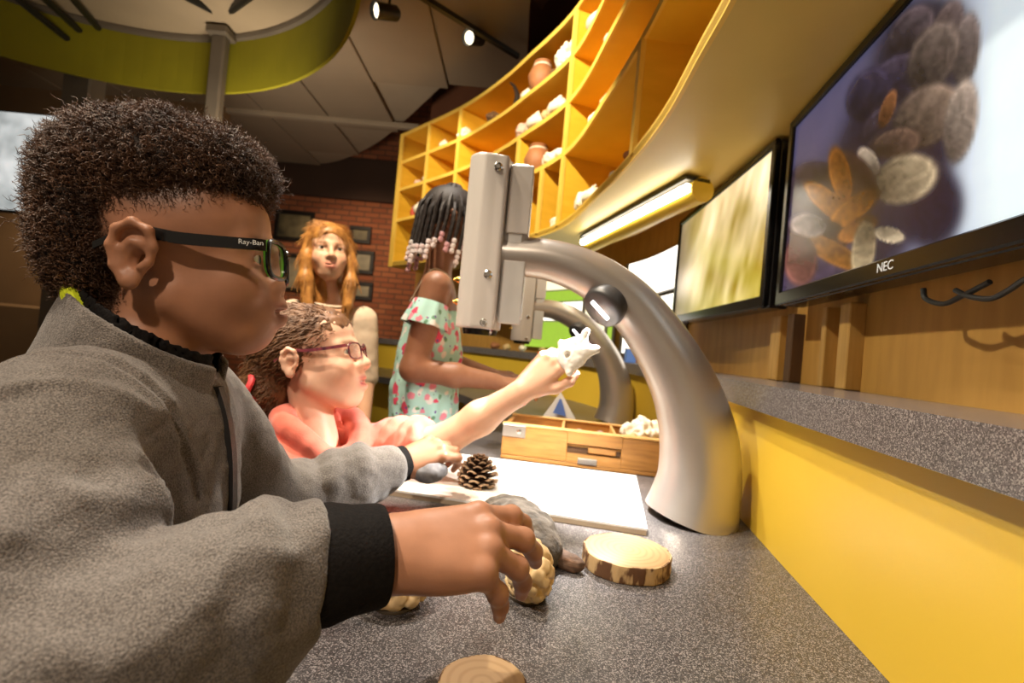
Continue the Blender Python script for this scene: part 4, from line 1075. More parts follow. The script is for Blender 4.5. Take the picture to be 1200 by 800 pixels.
# hair pulled back with loose curls
v = Vol(GO-.2, GO+.2, .004); v.frame(GR, GO, GS)
v.ell((-.018, 0, .040), (.086, .0745, .075), k=.01); v.ell((.026, 0, .046), (.058, .064, .055), k=.01); v.ell((-.085, 0, -.020), (.040, .05, .06), k=.03); v.ell((-.105, 0, -.065), (.034, .04, .05), k=.03)
v.ell((.110, 0, -.006), (.050, .100, .060), rotm(0, 10, 0), k=.008, op='sub'); v.ell((.044, 0, -.056), (.080, .095, .060), k=.01, op='sub')
v.frame(); hV, hF = v.skin(2); del v
gh = mesh('hair', hV+vnormals(hV, hF)*(.002*fnoise(hV, 90, 2))[:, None], hF, 'brown_curls', girl)
hN = vnormals(hV, hF); p, n = scatter(hV, hF, 6500); kk = loc(p, GR, GO, GS); kk = (kk[:, 0] < .090) & (kk[:, 2] > -.09); p, n = p[kk], n[kk]
back = -GR[:, 0]-.35*GR[:, 2]; cmb = np.tile(back, (len(p), 1)); cmb = cmb-n*(cmb*n).sum(1)[:, None]
pa, rr = curl_strands(p-n*.0005+back*.006, n, 1.0, .034, .0026, .0010, 10, comb=cmb, nw=.10)
p, n = scatter(hV, hF, 900); kk = loc(p, GR, GO, GS)[:, 0] < -.03; p, n = p[kk], n[kk]; pb, rb = curl_strands(p-n*.003, n, 1.6, .036, .005, .0004, 10, nw=.45, comb=np.tile(back*.4, (len(p), 1)))
kV, kF = many_tubes(np.vstack([pa, pb]), np.vstack([rr, rb]), 3); tag(mesh('curls', kV, kF, 'brown_curls', gh), kind='stuff')
tc_ = GO+GR@np.array([-.105, -.030, -.040])
MB().tube([tc_+GR@np.array([.006*math.sin(3*t), .034*math.cos(t), .026*math.sin(t)]) for t in np.linspace(0, 6.283, 30, endpoint=False)], .006, 8, closed=True).build('hair_tie', 'red_tie', girl, True)
glasses(GR, GO, GS, girl, 'tortoise', 'tortoise', None, w=.049, h=.032, x0=.1005, rim=.0016, temple_h=.0030, z0=-.001)
# hoodie
v = Vol((-.72, .62, TZ-.34), (.14, 1.28, CAMZ+.06), .0042); axg = np.stack([gF, -gRt, UP], 1)
v.ell(GNB-UP*.150, (.092, .135, .17), axg, k=.03); v.ell(GNB-UP*.32, (.095, .13, .20), axg, k=.05); v.ell(GNB-UP*.05, (.07, .12, .05), axg, k=.03); v.ell(GNB-UP*.055+gF*.030, (.062, .100, .062), axg, k=.03)
g_sl = g_elL*.92+g_shL*.08
v.chain([g_shL, g_shL*.5+g_sl*.5, g_sl], [.053, .052, .047], k=.03); v.chain([g_shR, g_elR, g_elR*.3+g_wrR*.7], [.053, .048, .040], k=.03)
fold_ridges(v, g_shL, g_sl, .050, [(.35, 60, 80, .012, .1), (.55, 70, 80, .012, .12), (.75, 60, 80, .011, .1), (.9, 70, 80, .010, .05)])
dd = nrm(g_wrL-g_elL); e1 = nrm(np.cross(dd, UP)); v.box(g_sl+dd*.09, (.085, .09, .09), np.stack([dd, e1, np.cross(dd, e1)], 1), k=.006, op='sub')
# open neck
nkc = GNB+UP*.055+gF*.045; v.cone(GNB+UP*.10+gF*.010, GNB+UP*.006+gF*.022, .050, .044, k=.008, op='sub')
# hood lying on the back and rolled edge
hp = [GNB+gF*.086-UP*.048-gRt*.012, GNB-gRt*.060+gF*.045+UP*.012, GNB-gRt*.070-gF*.02+UP*.036, GNB-gF*.072+UP*.038, GNB+gRt*.070-gF*.02+UP*.036, GNB+gRt*.060+gF*.045+UP*.012, GNB+gF*.086-UP*.048+gRt*.012]
hp = spline(np.array(hp), 22); v.chain(list(hp), [.012+.010*math.sin(math.pi*i/21) for i in range(22)], k=.014)
V, F = v.skin(); del v
V = V+vnormals(V, F)*(.0032*fnoise(V, 22, 2))[:, None]
hd = mesh('hoodie', V, F, 'coral', girl)
bvh = BVHTree.FromPolygons([tuple(q) for q in V], [tuple(q) for q in F.tolist()])
zp = []
for s_ in np.linspace(0, 1, 16):
    h = hit(GNB+gF*.35-UP*(.062+.16*s_), -gF)
    if h is not None: zp.append(h)
zp = np.array(zp); MB().strip(zp-gRt*.005-gF*.003, zp+gRt*.005-gF*.003, gF*.006).build('zip', 'coral_trim', hd)
mat('tee_grey', (.55, .42, .40), .9)
v = Vol(GNB-.2, GNB+.2, .005); v.ell(GNB-UP*.13, (.078, .115, .13), axg, k=.02); v.cone(GNB+UP*.03, GNB-UP*.03, .047, .062, k=.02); v.cone(GNB+UP*.12+gF*.012, GNB-UP*.012+gF*.014, .048, .044, k=.006, op='sub')
V, F = v.skin(); mesh('shirt', V, F, 'coral', girl)
legs(girl, GNB-gF*.03-az(90)*.03, gF, gRt, .64, r=.07)
# the pale specimen between her fingers
mat('bone_white', (.92, .90, .86), .5, col2=(.85, .82, .76), scale=40, bump=.2)
bc = P(672, 414, .880)
v = Vol(bc-.09, bc+.09, .0022); bx_ = nrm(gx); by_ = nrm(np.cross(gz, gx)); bz_ = np.cross(bx_, by_)
v.ell(bc, (.034, .030, .015), np.stack([bx_, by_, bz_], 1), k=.01)
for (a_, b_, ra, rb_) in (((.01, 0, 0), (.045, .012, .004), .010, .007), ((.012, -.01, 0), (.034, -.026, 0), .010, .008), ((-.01, .012, 0), (-.004, .032, .004), .009, .006), ((-.012, -.008, 0), (-.03, -.022, 0), .010, .007)):
    v.cone(bc+bx_*a_[0]+by_*a_[1]+bz_*a_[2], bc+bx_*b_[0]+by_*b_[1]+bz_*b_[2], ra, rb_, k=.008)
v.cone(bc-bx_*.010+bz_*.05, bc-bx_*.010-bz_*.05, .006, .006, k=.003, op='sub')
V, F = v.skin(); V = V+vnormals(V, F)*(.0012*fnoise(V, 120, 2))[:, None]
tag(mesh('bone_specimen', V, F, 'bone_white', origin=bc), 'white knobbly bone specimen held up in the girl\'s hand under the lamp', 'specimen')

# ---------------------------------------------------------------- girl with braids in the flowered top
DA = 74; DR = face_rot(DA, -4, 0); DS = 1.02
DO = P(530, 262, 1.50); DNB = P(512, 326, 1.52)+np.array([0, 0, .0]); dF, dRt = az(80), az(170)
d_shR = DNB+dRt*.125-UP*.040; d_shL = DNB-dRt*.125-UP*.045
d_elR, d_wrR = P(484, 432, 1.36), P(580, 447, 1.40)
mat('flower_print', (.62, .86, .78), .8, scale=10)
def flower_nodes():
    m = MATS['flower_print']; nt = m.node_tree; N = nt.nodes; Lk = nt.links; b = N['Principled BSDF']; tc = [n for n in N if n.type == 'TEX_COORD'][0]
    prev = None; base = (.50, .80, .72, 1)
    for (sc, thr, c, seed) in ((24, .30, (.93, .90, .84, 1), 6.1), (30, .24, (.16, .36, .22, 1), 9.7), (17, .36, (.80, .08, .16, 1), 0), (21, .30, (.88, .30, .38, 1), 3.3), (40, .17, (.16, .10, .34, 1), 12)):
        mp = N.new('ShaderNodeMapping'); mp.inputs['Location'].default_value = (seed, seed*.7, seed*.3); Lk.new(tc.outputs['Object'], mp.inputs[0])
        v_ = N.new('ShaderNodeTexVoronoi'); v_.inputs['Scale'].default_value = sc; Lk.new(mp.outputs[0], v_.inputs['Vector'])
        nz = N.new('ShaderNodeTexNoise'); nz.inputs['Scale'].default_value = 70; Lk.new(mp.outputs[0], nz.inputs['Vector'])
        ad = N.new('ShaderNodeMath'); ad.operation = 'MULTIPLY_ADD'; Lk.new(nz.outputs[0], ad.inputs[0]); ad.inputs[1].default_value = .35; Lk.new(v_.outputs['Distance'], ad.inputs[2])
        lt = N.new('ShaderNodeMath'); lt.operation = 'LESS_THAN'; Lk.new(ad.outputs[0], lt.inputs[0]); lt.inputs[1].default_value = thr+.14
        mx = N.new('ShaderNodeMix'); mx.data_type = 'RGBA'; Lk.new(lt.outputs[0], mx.inputs[0])
        if prev is None: mx.inputs[6].default_value = base
        else: Lk.new(prev.outputs[2], mx.inputs[6])
        mx.inputs[7].default_value = c; prev = mx
    Lk.new(prev.outputs[2], b.inputs['Base Color'])
flower_nodes()
mat('strap_cream', (.85, .76, .58), .8); mat('braid', (.020, .013, .010), .6, bump=.6, bscale=250); mat('bead_white', (.85, .80, .78), .3, col2=(.80, .62, .62), scale=20); mat('bead_pink', (.80, .45, .48), .3)
dg = thing('person', (DNB[0], DNB[1], 0), 'girl with beaded braids in a mint flowered off-shoulder top', 'person')
v = Vol((DO[0]-.30, 1.18, .62), (DO[0]+.34, 1.80, CAMZ+.57), .0038)
head_sdf(v, DR, DO, DS, nose=1.1, lips=1.2)
v.cone(DO+DR@(np.array([-.022, 0, -.055])*DS), DNB-UP*.02, .040, .045, k=.02)
axd = np.stack([dF, -dRt, UP], 1)
v.ell(DNB-UP*.06, (.060, .125, .055), axd, k=.03); v.ell(DNB-UP*.20, (.080, .115, .20), axd, k=.04)
v.chain([d_shR, d_elR, d_elR*.5+d_wrR*.5, d_wrR], [.046, .036, .034, .025], k=.02); v.chain([d_shL, d_shL-UP*.22+dF*.05, d_shL-UP*.26+dF*.22], [.046, .036, .025], k=.02)
hand_sdf(v, d_wrR, d_wrR-d_elR, UP+np.array([0, -.3, 0]), 1, [(15, 25, 15)]*4, s=1.05)
hand_sdf(v, d_shL-UP*.26+dF*.22, dF, UP+np.array([0, -.3, 0]), -1, [(15, 25, 15)]*4, s=1.05)
V, F = v.skin(); del v
C = np.tile(np.array([.30, .135, .072]), (len(V), 1))*(1+.06*vnoise(V, 20))[:, None]; face_paint(C, V, DR, DO, DS, (.22, .07, .055), (.02, .012, .01))
mesh('body', V, F, 'skin', dg, cols=C); eyes(DR, DO, DS, dg, (.04, .02, .01))
v = Vol(DO-.2, DO+.2, .005); v.frame(DR, DO, DS); v.ell((-.013, 0, .038), (.089, .0755, .078), k=.01); v.ell((.028, 0, .046), (.058, .064, .055), k=.01)
v.ell((.096, 0, .010), (.060, .10, .060), k=.008, op='sub'); v.ell((.030, 0, -.060), (.10, .10, .070), k=.01, op='sub'); v.frame()
V, F = v.skin(2); dh = mesh('hair', V, F, 'braid', dg)
br_spec = []
for (ph, r0) in [(a, 1) for a in range(-165, 166, 22)]:
    br_spec.append(ph)
rg = np.random.default_rng(3)
for i, ph in enumerate(br_spec):
    for lay in (0, 1):
        a = math.radians(ph+lay*11)
        if abs(math.degrees(a)) < 52: continue                               # nothing over the face
        top = np.array([-.012+.030*math.cos(a)*.6, .028*math.sin(a), .114-.012*lay]); mid = np.array([-.013+.090*math.cos(a)*(1.0), .080*math.sin(a), .045-.02*lay]); low = np.array([-.013+.098*math.cos(a), .088*math.sin(a), -.004-.02*lay]); end = low+np.array([-.006, .002*rg.normal(), -.045-.045*rg.random()-.05*max(0, -math.cos(a)-.3)])
        c = spline(np.array([DO+DR@(q*DS) for q in (top, mid, low, end)]), 36)
        r = .0064*(1+.22*np.abs(np.sin(np.arange(36)*.9)))*np.linspace(1, .8, 36)
        bd = MB().tube(c, r, 6).build('braid', 'braid', dh, True)
        e = c[-1]; dn = nrm(c[-1]-c[-3]); nb = 2+int(rg.integers(0, 3))
        prof = []
        for q in range(nb): prof += [(.0045, q*.016), (.0080, q*.016+.003), (.0080, q*.016+.012), (.0045, q*.016+.0155)]
        MB().lathe([(x_, h_) for x_, h_ in prof], e-dn*.012*nb*.5, dn, 8).build('bead', 'bead_white' if rg.random() < .75 else 'bead_pink', dh, True)
# top: bodice, shoulder flounce, skirt
v = Vol((DO[0]-.34, 1.16, .50), (DO[0]+.30, 1.86, CAMZ+.28), .0055)
v.ell(DNB-UP*.20, (.092, .127, .16), axd, k=.03); v.cone(DNB-UP*.26, DNB-UP*.62, .100, .105, k=.04); v.ell(DNB-UP*.36-dF*.02, (.085, .130, .14), axd, k=.04)
v.cut(DNB-UP*.075, nrm(UP*1.0+dF*.15))
V, F = v.skin(2); del v
aa = np.arctan2((V-DNB)@dRt, (V-DNB)@dF); V = V+vnormals(V, F)*(.007*np.sin(aa*11+3*vnoise(V, 5))*np.clip((DNB[2]-.28-V[:, 2])/.2, 0, 1)+.003*fnoise(V, 25, 2))[:, None]
tp = mesh('flowered_top', V, F, 'flower_print', dg)
def flounce(sh, el, nm='flounce'):
    d = nrm(el-sh); u = nrm(np.cross(d, UP)); w2 = np.cross(u, d); A_, B_ = [], []
    for t in np.linspace(0, 2*math.pi, 48):
        rip = 1+.07*math.sin(t*7)+.04*math.sin(t*11+1)
        A_.append(sh+d*.055+(u*math.cos(t)+w2*math.sin(t))*.052); B_.append(sh+d*.125+(u*math.cos(t)+w2*math.sin(t))*.066*rip)
    MB().strip(A_, B_, d*.0+UP*.002).build(nm, 'flower_print', tp, True)
flounce(d_shR, d_elR); flounce(d_shL, d_shL-UP*.22+dF*.05)
for (s_, sh) in ((1, d_shR), (-1, d_shL)):
    c = spline(np.array([DNB+dRt*s_*.075+dF*.074-UP*.115, DNB+dRt*s_*.080+dF*.045-UP*.015, DNB+dRt*s_*.078-dF*.02+UP*.012, DNB+dRt*s_*.07-dF*.075-UP*.09]), 20)
    MB().strip(c-dRt*.007, c+dRt*.007, UP*.004).build('strap', 'strap_cream', tp, True)
legs(dg, DNB-dF*.02, dF, dRt, .60, r=.07)

# ---------------------------------------------------------------- fair-haired girl facing the lens
mat('cream_top', (.74, .60, .46), .9, col2=(.68, .53, .40), scale=25, bump=.3, bscale=300); mat('blonde', (.56, .27, .068), .42, col2=(.36, .155, .036), scale=50, spec=.5)
FA = 152; FR = face_rot(FA, 2, 3); FS = 1.0
FO = P(387, 292, 1.72)-FR@np.array([.06, 0, 0]); FNB = P(388, 356, 1.80); fF, fRt = az(158), az(248)
fg = thing('person', (FNB[0], FNB[1], 0), 'fair-haired girl in cream top standing before the brick wall', 'person')
v = Vol((FO[0]-.32, 1.40, .60), (FO[0]+.32, 2.1, CAMZ+.46), .0036)
head_sdf(v, FR, FO, FS, ears=False)
v.cone(FO+FR@(np.array([-.022, 0, -.055])*FS), FNB-UP*.02, .037, .042, k=.02)
axf = np.stack([fF, -fRt, UP], 1); v.ell(FNB-UP*.07, (.06, .115, .06), axf, k=.03); v.ell(FNB-UP*.20, (.07, .105, .18), axf, k=.03)
for s_ in (-1, 1):
    sh = FNB+fRt*s_*.125-UP*.05; el = sh+fRt*s_*.03-UP*.22; wr = el-UP*.19+fF*.06
    v.chain([sh, el, wr], [.042, .034, .024], k=.02); hand_sdf(v, wr, wr-el, fRt*s_, s_, [(15, 20, 12)]*4)
V, F = v.skin(); del v
C = np.tile(np.array([.80, .48, .32]), (len(V), 1))*(1+.03*vnoise(V, 30))[:, None]; face_paint(C, V, FR, FO, FS, (.62, .20, .16), (.30, .15, .06), (.82, .36, .25), .9)
L = loc(V, FR, FO, FS)
for y in (-1, 1):
    m = np.clip(1.1*blob(L, (.078, y*.031, .0045), (.010, .014, .0030)), 0, 1)[:, None]*(np.abs(L) < .2).all(1)[:, None]; C = C*(1-m)+m*np.array([.10, .05, .03])
mesh('body', V, F, 'skin_fair', fg, cols=C); eyes(FR, FO, FS, fg, (.07, .06, .04))
v = Vol(FO-.3, FO+.25, .005); v.frame(FR, FO, FS); v.ell((-.013, 0, .036), (.088, .076, .079), k=.01); v.ell((.028, 0, .046), (.060, .066, .056), k=.01); v.cone((-.05, 0, 0), (-.06, 0, -.17), .062, .075, k=.03)
for y in (-1, 1): v.chain([(.015, y*.066, .04), (.018, y*.076, -.03), (.030, y*.078, -.11), (.045, y*.070, -.20)], [.020, .022, .024, .018], k=.02)
v.ell((.098, 0, -.032), (.070, .057, .084), k=.012, op='sub'); v.frame()
V, F = v.skin(2); del v
fh = mesh('hair', V, F, 'blonde', fg)
N = vnormals(V, F); p, n = scatter(V, F, 2600); dnw = np.tile(np.array([0, 0, -1.0]), (len(p), 1)); lp_ = loc(p, FR, FO, FS)
side = (FR@np.stack([np.zeros(len(p))-.15, np.sign(lp_[:, 1])*.9, np.zeros(len(p))], 0)).T
wv = np.clip((lp_[:, 2]-.03)/.08, 0, 1)[:, None]; cmb = dnw*(1-wv*.75)+side*wv; cmb = cmb-n*(cmb*n).sum(1)[:, None]
pa, rr = curl_strands(p-n*.0008, n, .35, .055, .0012, .0009, 8, comb=cmb, nw=.03)
kV, kF = many_tubes(pa, rr, 3); tag(mesh('strands', kV, kF, 'blonde', fh), kind='stuff')
v = Vol((FNB[0]-.3, FNB[1]-.3, .52), (FNB[0]+.3, FNB[1]+.3, FNB[2]+.10), .006)
v.ell(FNB-UP*.17, (.088, .128, .165), axf, k=.03); v.ell(FNB-UP*.38, (.092, .125, .2), axf, k=.05); v.ell(FNB-UP*.055, (.066, .125, .045), axf, k=.03)
for s_ in (-1, 1):
    sh = FNB+fRt*s_*.125-UP*.05; el = sh+fRt*s_*.03-UP*.22; v.chain([sh, el], [.054, .046], k=.03)
v.cone(FNB+UP*.09, FNB-UP*.012+fF*.01, .060, .052, k=.008, op='sub')
V, F = v.skin(); V = V+vnormals(V, F)*(.003*fnoise(V, 22, 2))[:, None]; ct = mesh('cream_top', V, F, 'cream_top', fg)
MB().tube([FNB-UP*.004+fF*(.010+.058*math.cos(t))-fRt*.058*math.sin(t)-UP*.010*math.cos(t) for t in np.linspace(0, 6.283, 40, endpoint=False)], .007, 8, closed=True).build('neckband', 'cream_top', ct, True)
legs(fg, FNB-fF*.0, fF, fRt, .62, r=.07)
# ---------------------------------------------------------------- video microscope with the silver arched arm
mat('silver_paint', (.52, .475, .44), .33, metal=.70, col2=(.50, .455, .42), scale=4, bump=.02, bscale=400)
mat('housing_grey', (.58, .535, .50), .40, metal=.30, col2=(.55, .505, .47), scale=6); mat('plate_pale', (.62, .60, .58), .35, metal=.3)
mat('chrome', (.75, .73, .70), .15, metal=1.0); mat('brass', (.75, .48, .10), .25, metal=1.0); mat('lamp_black', (.05, .048, .05), .4)
mat('led_bar', (1, 1, 1), .4, emit=(1, 1, 1), estr=6)
mb_ = PZ(808, 606, TZ)
scope = thing('video_microscope', mb_, 'silver arched video microscope beside the white board', 'microscope', 'arched video microscopes on the worktop')
cl_ = [(586, 299, .955), (645, 305, .95), (695, 324, .945), (738, 356, .94), (773, 401, .935), (802, 455, .93), (817, 508, .925), (819, 556, .92)]
hw_ = [22, 24, 27, 30, 33.5, 38, 43, 46]
pth = [P(*q) for q in cl_]+[np.array([mb_[0]+.006, mb_[1], TZ+.03]), np.array([mb_[0], mb_[1], TZ])]
rds = [h_*q[2]/FPX for h_, q in zip(hw_, cl_)]+[.083, .087]
arr = spline(np.c_[np.array(pth), rds], 90)
m_ = MB().tube(arr[:, :3], arr[:, 3], 40, True); m_.V[0][:, 2] = np.maximum(m_.V[0][:, 2], TZ)
arm = m_.build('arm', 'silver_paint', scope, True)
# camera housing
hx_ = nrm(np.array([-1, .06, 0])); hy_ = np.array([-hx_[1], hx_[0], 0])*-1; hc = P(578, 288, .955)
hR = np.stack([hx_, np.cross(UP, hx_), UP], 1)
v = Vol(hc-.22, hc+.22, .003)
v.box(hc+hx_*.004, (.026, .046, .175), hR, .006); v.cone(hc+hx_*.016-UP*.169, hc+hx_*.016+UP*.169, .0455, .0455, k=.004)
v.cut(hc+UP*.170, nrm(UP+hx_*-.10)); v.cut(hc-UP*.171, -UP)
V, F = v.skin(1); hs = mesh('housing', V, F, 'housing_grey', scope); auto_smooth(hs, 45)
bp_ = MB().box(hc-hx_*.045+UP*.004, (.050, .064, .318), hR, .012).build('back_box', 'plate_pale', scope)
MB().box(hc-hx_*.046-UP*.095-hR[:, 1]*(-.0)+np.array([0, -.033, 0]), (.044, .004, .125), hR, .002).build('side_plate', 'plate_pale', scope)
MB().box(hc-hx_*.046+UP*.088+np.array([0, -.033, 0]), (.046, .004, .135), hR, .002).build('side_plate', 'housing_grey', scope)
MB().lathe([(.0, -.012), (.034, -.012), (.036, -.004), (.036, .0)], hc-UP*.171+hx_*.012, (0, 0, 1), 28).build('lens_ring', 'black_gloss', scope, True)
def screw(px, py, r, m, ax, dpt, ln=.006):
    q = P(px, py, dpt)
    MB().lathe([(0, ln), (r*.45, ln), (r*.5, ln*.5), (r*.75, ln*.7), (r, ln*.55), (r, 0)], q, ax, 14, False).build('screw', m, scope, True)
for (px, py) in ((584, 196), (572, 322), (567, 378)): screw(px, py, .0085, 'chrome', (0, -1, 0), .912, .008)
for (px, py) in ((541, 328), (540, 354)): screw(px, py, .007, 'brass', tuple(hx_), .955, .016)
for (px, py) in ((601, 322), (597, 375)): screw(px, py, .004, 'lamp_black', (0, -1, 0), .92, .003)
# lamp under the arm
la = nrm(np.array([-.62, -.50, -.62])); lc_ = P(707, 360, .905)
lm_ = MB().lathe([(0, -.03), (.030, -.03), (.040, -.022), (.043, -.004), (.041, .006), (.036, .010), (.0, .010)], lc_, la, 32, False).build('lamp_head', 'lamp_black', scope, True)
lw_ = P(722, 370, .9)-P(697, 347, .9); lw_ = nrm(lw_-la*(lw_@la)); lu = nrm(np.cross(la, UP)); lv = np.cross(la, lu)
MB().box(lc_+la*.0115, (.046, .009, .003), np.stack([lw_, np.cross(la, lw_), la], 1), .001).build('led_bar', 'led_bar', lm_)
LAMP = spot('microscope_lamp', lc_+la*.016, (.05, .97, TZ), 44, (1, .97, .92), 115, .8, .012)
MB().lathe([(0, -.02), (.014, -.02), (.014, .03), (0, .03)], lc_-la*.045, la, 16, False).build('lamp_stem', 'lamp_black', lm_, True)
sc2 = copy_tree(scope); q2 = P(718, 490, 2.12); sc2.location = (q2[0], q2[1], TZ); sc2.rotation_euler = (0, 0, math.radians(11))
sc2['label'] = 'farther silver arched video microscope behind the wooden box'
scope['label'] = 'large silver arched video microscope standing between white board and yellow panel'

# ---------------------------------------------------------------- white board
mat('board_white', (.90, .89, .87), .35, col2=(.87, .86, .84), scale=10); mat('board_core', (.55, .44, .32), .6)
zc_ = TZ+.013
q = [PZ(448, 571, zc_), PZ(758, 619, zc_), PZ(745, 557, zc_), PZ(533, 531, zc_)]
wb = thing('viewing_board', (q[0]+q[2])/2-np.array([0, 0, .013]), 'thin white viewing board under the microscope head', 'board')
def slab(q, z0, z1, nm, m, par): 
    V = [(*p_[:2], z0) for p_ in q]+[(*p_[:2], z1) for p_ in q]; n = len(q)
    return MB().add(V, [tuple(range(n))[::-1], tuple(range(n, 2*n))]+[(i, (i+1) % n, n+(i+1) % n, n+i) for i in range(n)]).build(nm, m, par)
slab(q, TZ+.0005, TZ+.009, 'core', 'board_core', wb); cq = sum(q)/4
slab([cq+(p_-cq)*1.004 for p_ in q], TZ+.009, zc_, 'white_face', 'board_white', wb)

# ---------------------------------------------------------------- pine cone
mat('cone_scale', (.115, .058, .032), .6, col2=(.055, .027, .016), scale=120, bump=.4); mat('cone_tip', (.42, .28, .17), .6)
def scale_mesh():
    V, F = [], []; nu, nv = 6, 6
    for i in range(nu+1):
        t = i/nu; wd = (.25+1.1*t-.55*t**3)*.5 if t < .95 else .30
        for j in range(nv+1):
            s_ = j/nv*2-1; V.append((t, s_*wd*(1-.15*t), .16*t*t-.10*(s_**2)*t+.03))
    n = len(V)
    V += [(a, b_, c-.06-.05*(a > .85)) for a, b_, c in V]
    for i in range(nu):
        for j in range(nv):
            a = i*(nv+1)+j; F += [(a, a+nv+1, a+nv+2, a+1), (n+a, n+a+1, n+a+nv+2, n+a+nv+1)]
    for j in range(nv): a = nu*(nv+1)+j; F.append((a, n+a, n+a+1, a+1))
    for i in range(nu):
        a = i*(nv+1); F.append((a, n+a, n+a+nv+1, a+nv+1)); a = i*(nv+1)+nv; F.append((a, a+nv+1, n+a+nv+1, n+a))
    me = bpy.data.meshes.new('scale'); me.from_pydata(V, [], F); me.materials.append(MATS['cone_scale']); me.materials.append(MATS['cone_tip'])
    for k_, p_ in enumerate(me.polygons):
        p_.use_smooth = True
        if all(V[i][0] > .83 for i in p_.vertices): p_.material_index = 1
    return me
SCALE = scale_mesh()
def pinecone(base, H, Wd, label, tilt=None, n=64):
    t = thing('pine_cone', base, label, 'pine cone')
    MB().lathe([(.001, 0), (Wd*.12, H*.05), (Wd*.14, H*.5), (Wd*.05, H*.95), (.001, H)], base, (0, 0, 1), 12).build('core', 'cone_scale', t, True)
    for i in range(n):
        f = i/(n-1); a = i*2.399963; z = H*(.06+.86*f); ln = Wd*.5*(.55+.55*math.sin(math.pi*min(1, f*.85+.18)))*(1-.35*f); el = math.radians(-8+70*f**1.5)
        o = bpy.data.objects.new('scale', SCALE); COL.objects.link(o); o.parent = t
        R_ = Matrix.Rotation(a, 4, 'Z')@Matrix.Rotation(-el, 4, 'Y')
        o.matrix_basis = Matrix.Translation((math.cos(a)*Wd*.05, math.sin(a)*Wd*.05, z))@R_@Matrix.Diagonal((ln, ln*.80, ln*.8, 1))
    return t
pc = PZ(559, 568, zc_); pinecone(pc, .055, .078, 'small open brown pine cone standing on the white board')

# ---------------------------------------------------------------- wooden slices
mat('bark', (.12, .055, .025), .85, col2=(.50, .34, .17), scale=60, stretch=(1, 1, .35), bump=.8, bscale=90, lo=.48, hi=.56)
def ring_mat():
    m = mat('slice_wood', (.74, .50, .27), .5, scale=30); nt = m.node_tree; N = nt.nodes; Lk = nt.links; b = N['Principled BSDF']; tc = [n for n in N if n.type == 'TEX_COORD'][0]
    w_ = N.new('ShaderNodeTexWave'); w_.wave_type = 'RINGS'; w_.rings_direction = 'Z'; w_.inputs['Scale'].default_value = 34; w_.inputs['Distortion'].default_value = 1.5; w_.inputs['Detail'].default_value = 2
    Lk.new(tc.outputs['Object'], w_.inputs['Vector']); r = N.new('ShaderNodeValToRGB'); r.color_ramp.elements[0].color = (.40, .245, .115, 1); r.color_ramp.elements[1].color = (.46, .295, .145, 1); r.color_ramp.elements[1].position = .5
    Lk.new(w_.outputs[0], r.inputs[0]); Lk.new(r.outputs[0], b.inputs['Base Color'])
ring_mat()
def wood_slice(c, r, h, label, sq=1.0, rot=0):
    t = thing('wood_slice', c, label, 'wood slice', 'round wood slices on the worktop')
    n = 72; ang_ = np.linspace(0, 2*math.pi, n, endpoint=False); rr_ = r*(1+.03*np.sin(ang_*2+rot)+.012*np.sin(ang_*5+1)+.008*RNG.normal(0, 1, n))
    def ring_(k, z): return [(c[0]+math.cos(a)*q_*k, c[1]+math.sin(a)*q_*k*sq, z) for a, q_ in zip(ang_, rr_)]
    def stack(levels, nm, m, caps):
        V = []; F = []
        for (k, z) in levels: V += ring_(k, z)
        for i in range(len(levels)-1): F += [(i*n+j, i*n+(j+1) % n, (i+1)*n+(j+1) % n, (i+1)*n+j) for j in range(n)]
        if caps: F += [tuple(range(n))[::-1], tuple((len(levels)-1)*n+j for j in range(n))]
        o = MB().add(V, F).build(nm, m, t, True)
    stack([(.95, c[2]), (.95, c[2]+h*.97), (.93, c[2]+h)], 'wood', 'slice_wood', True)
    stack([(.95, c[2]+.001), (.99, c[2]+.001), (1.0, c[2]+h*.2), (.985, c[2]+h*.5), (1.0, c[2]+h*.8), (.985, c[2]+h*.97), (.95, c[2]+h*.97)], 'bark', 'bark', False)
s1 = PZ(735, 643, TZ+.024); wood_slice((s1[0], s1[1], TZ), .064, .024, 'round bark-edged wood slice lying beside the microscope foot', .95)
s2_ = PZ(565, 800, TZ+.024); wood_slice((s2_[0], s2_[1], TZ), .037, .024, 'small round wood slice lying at the near end of the worktop', 1.0)

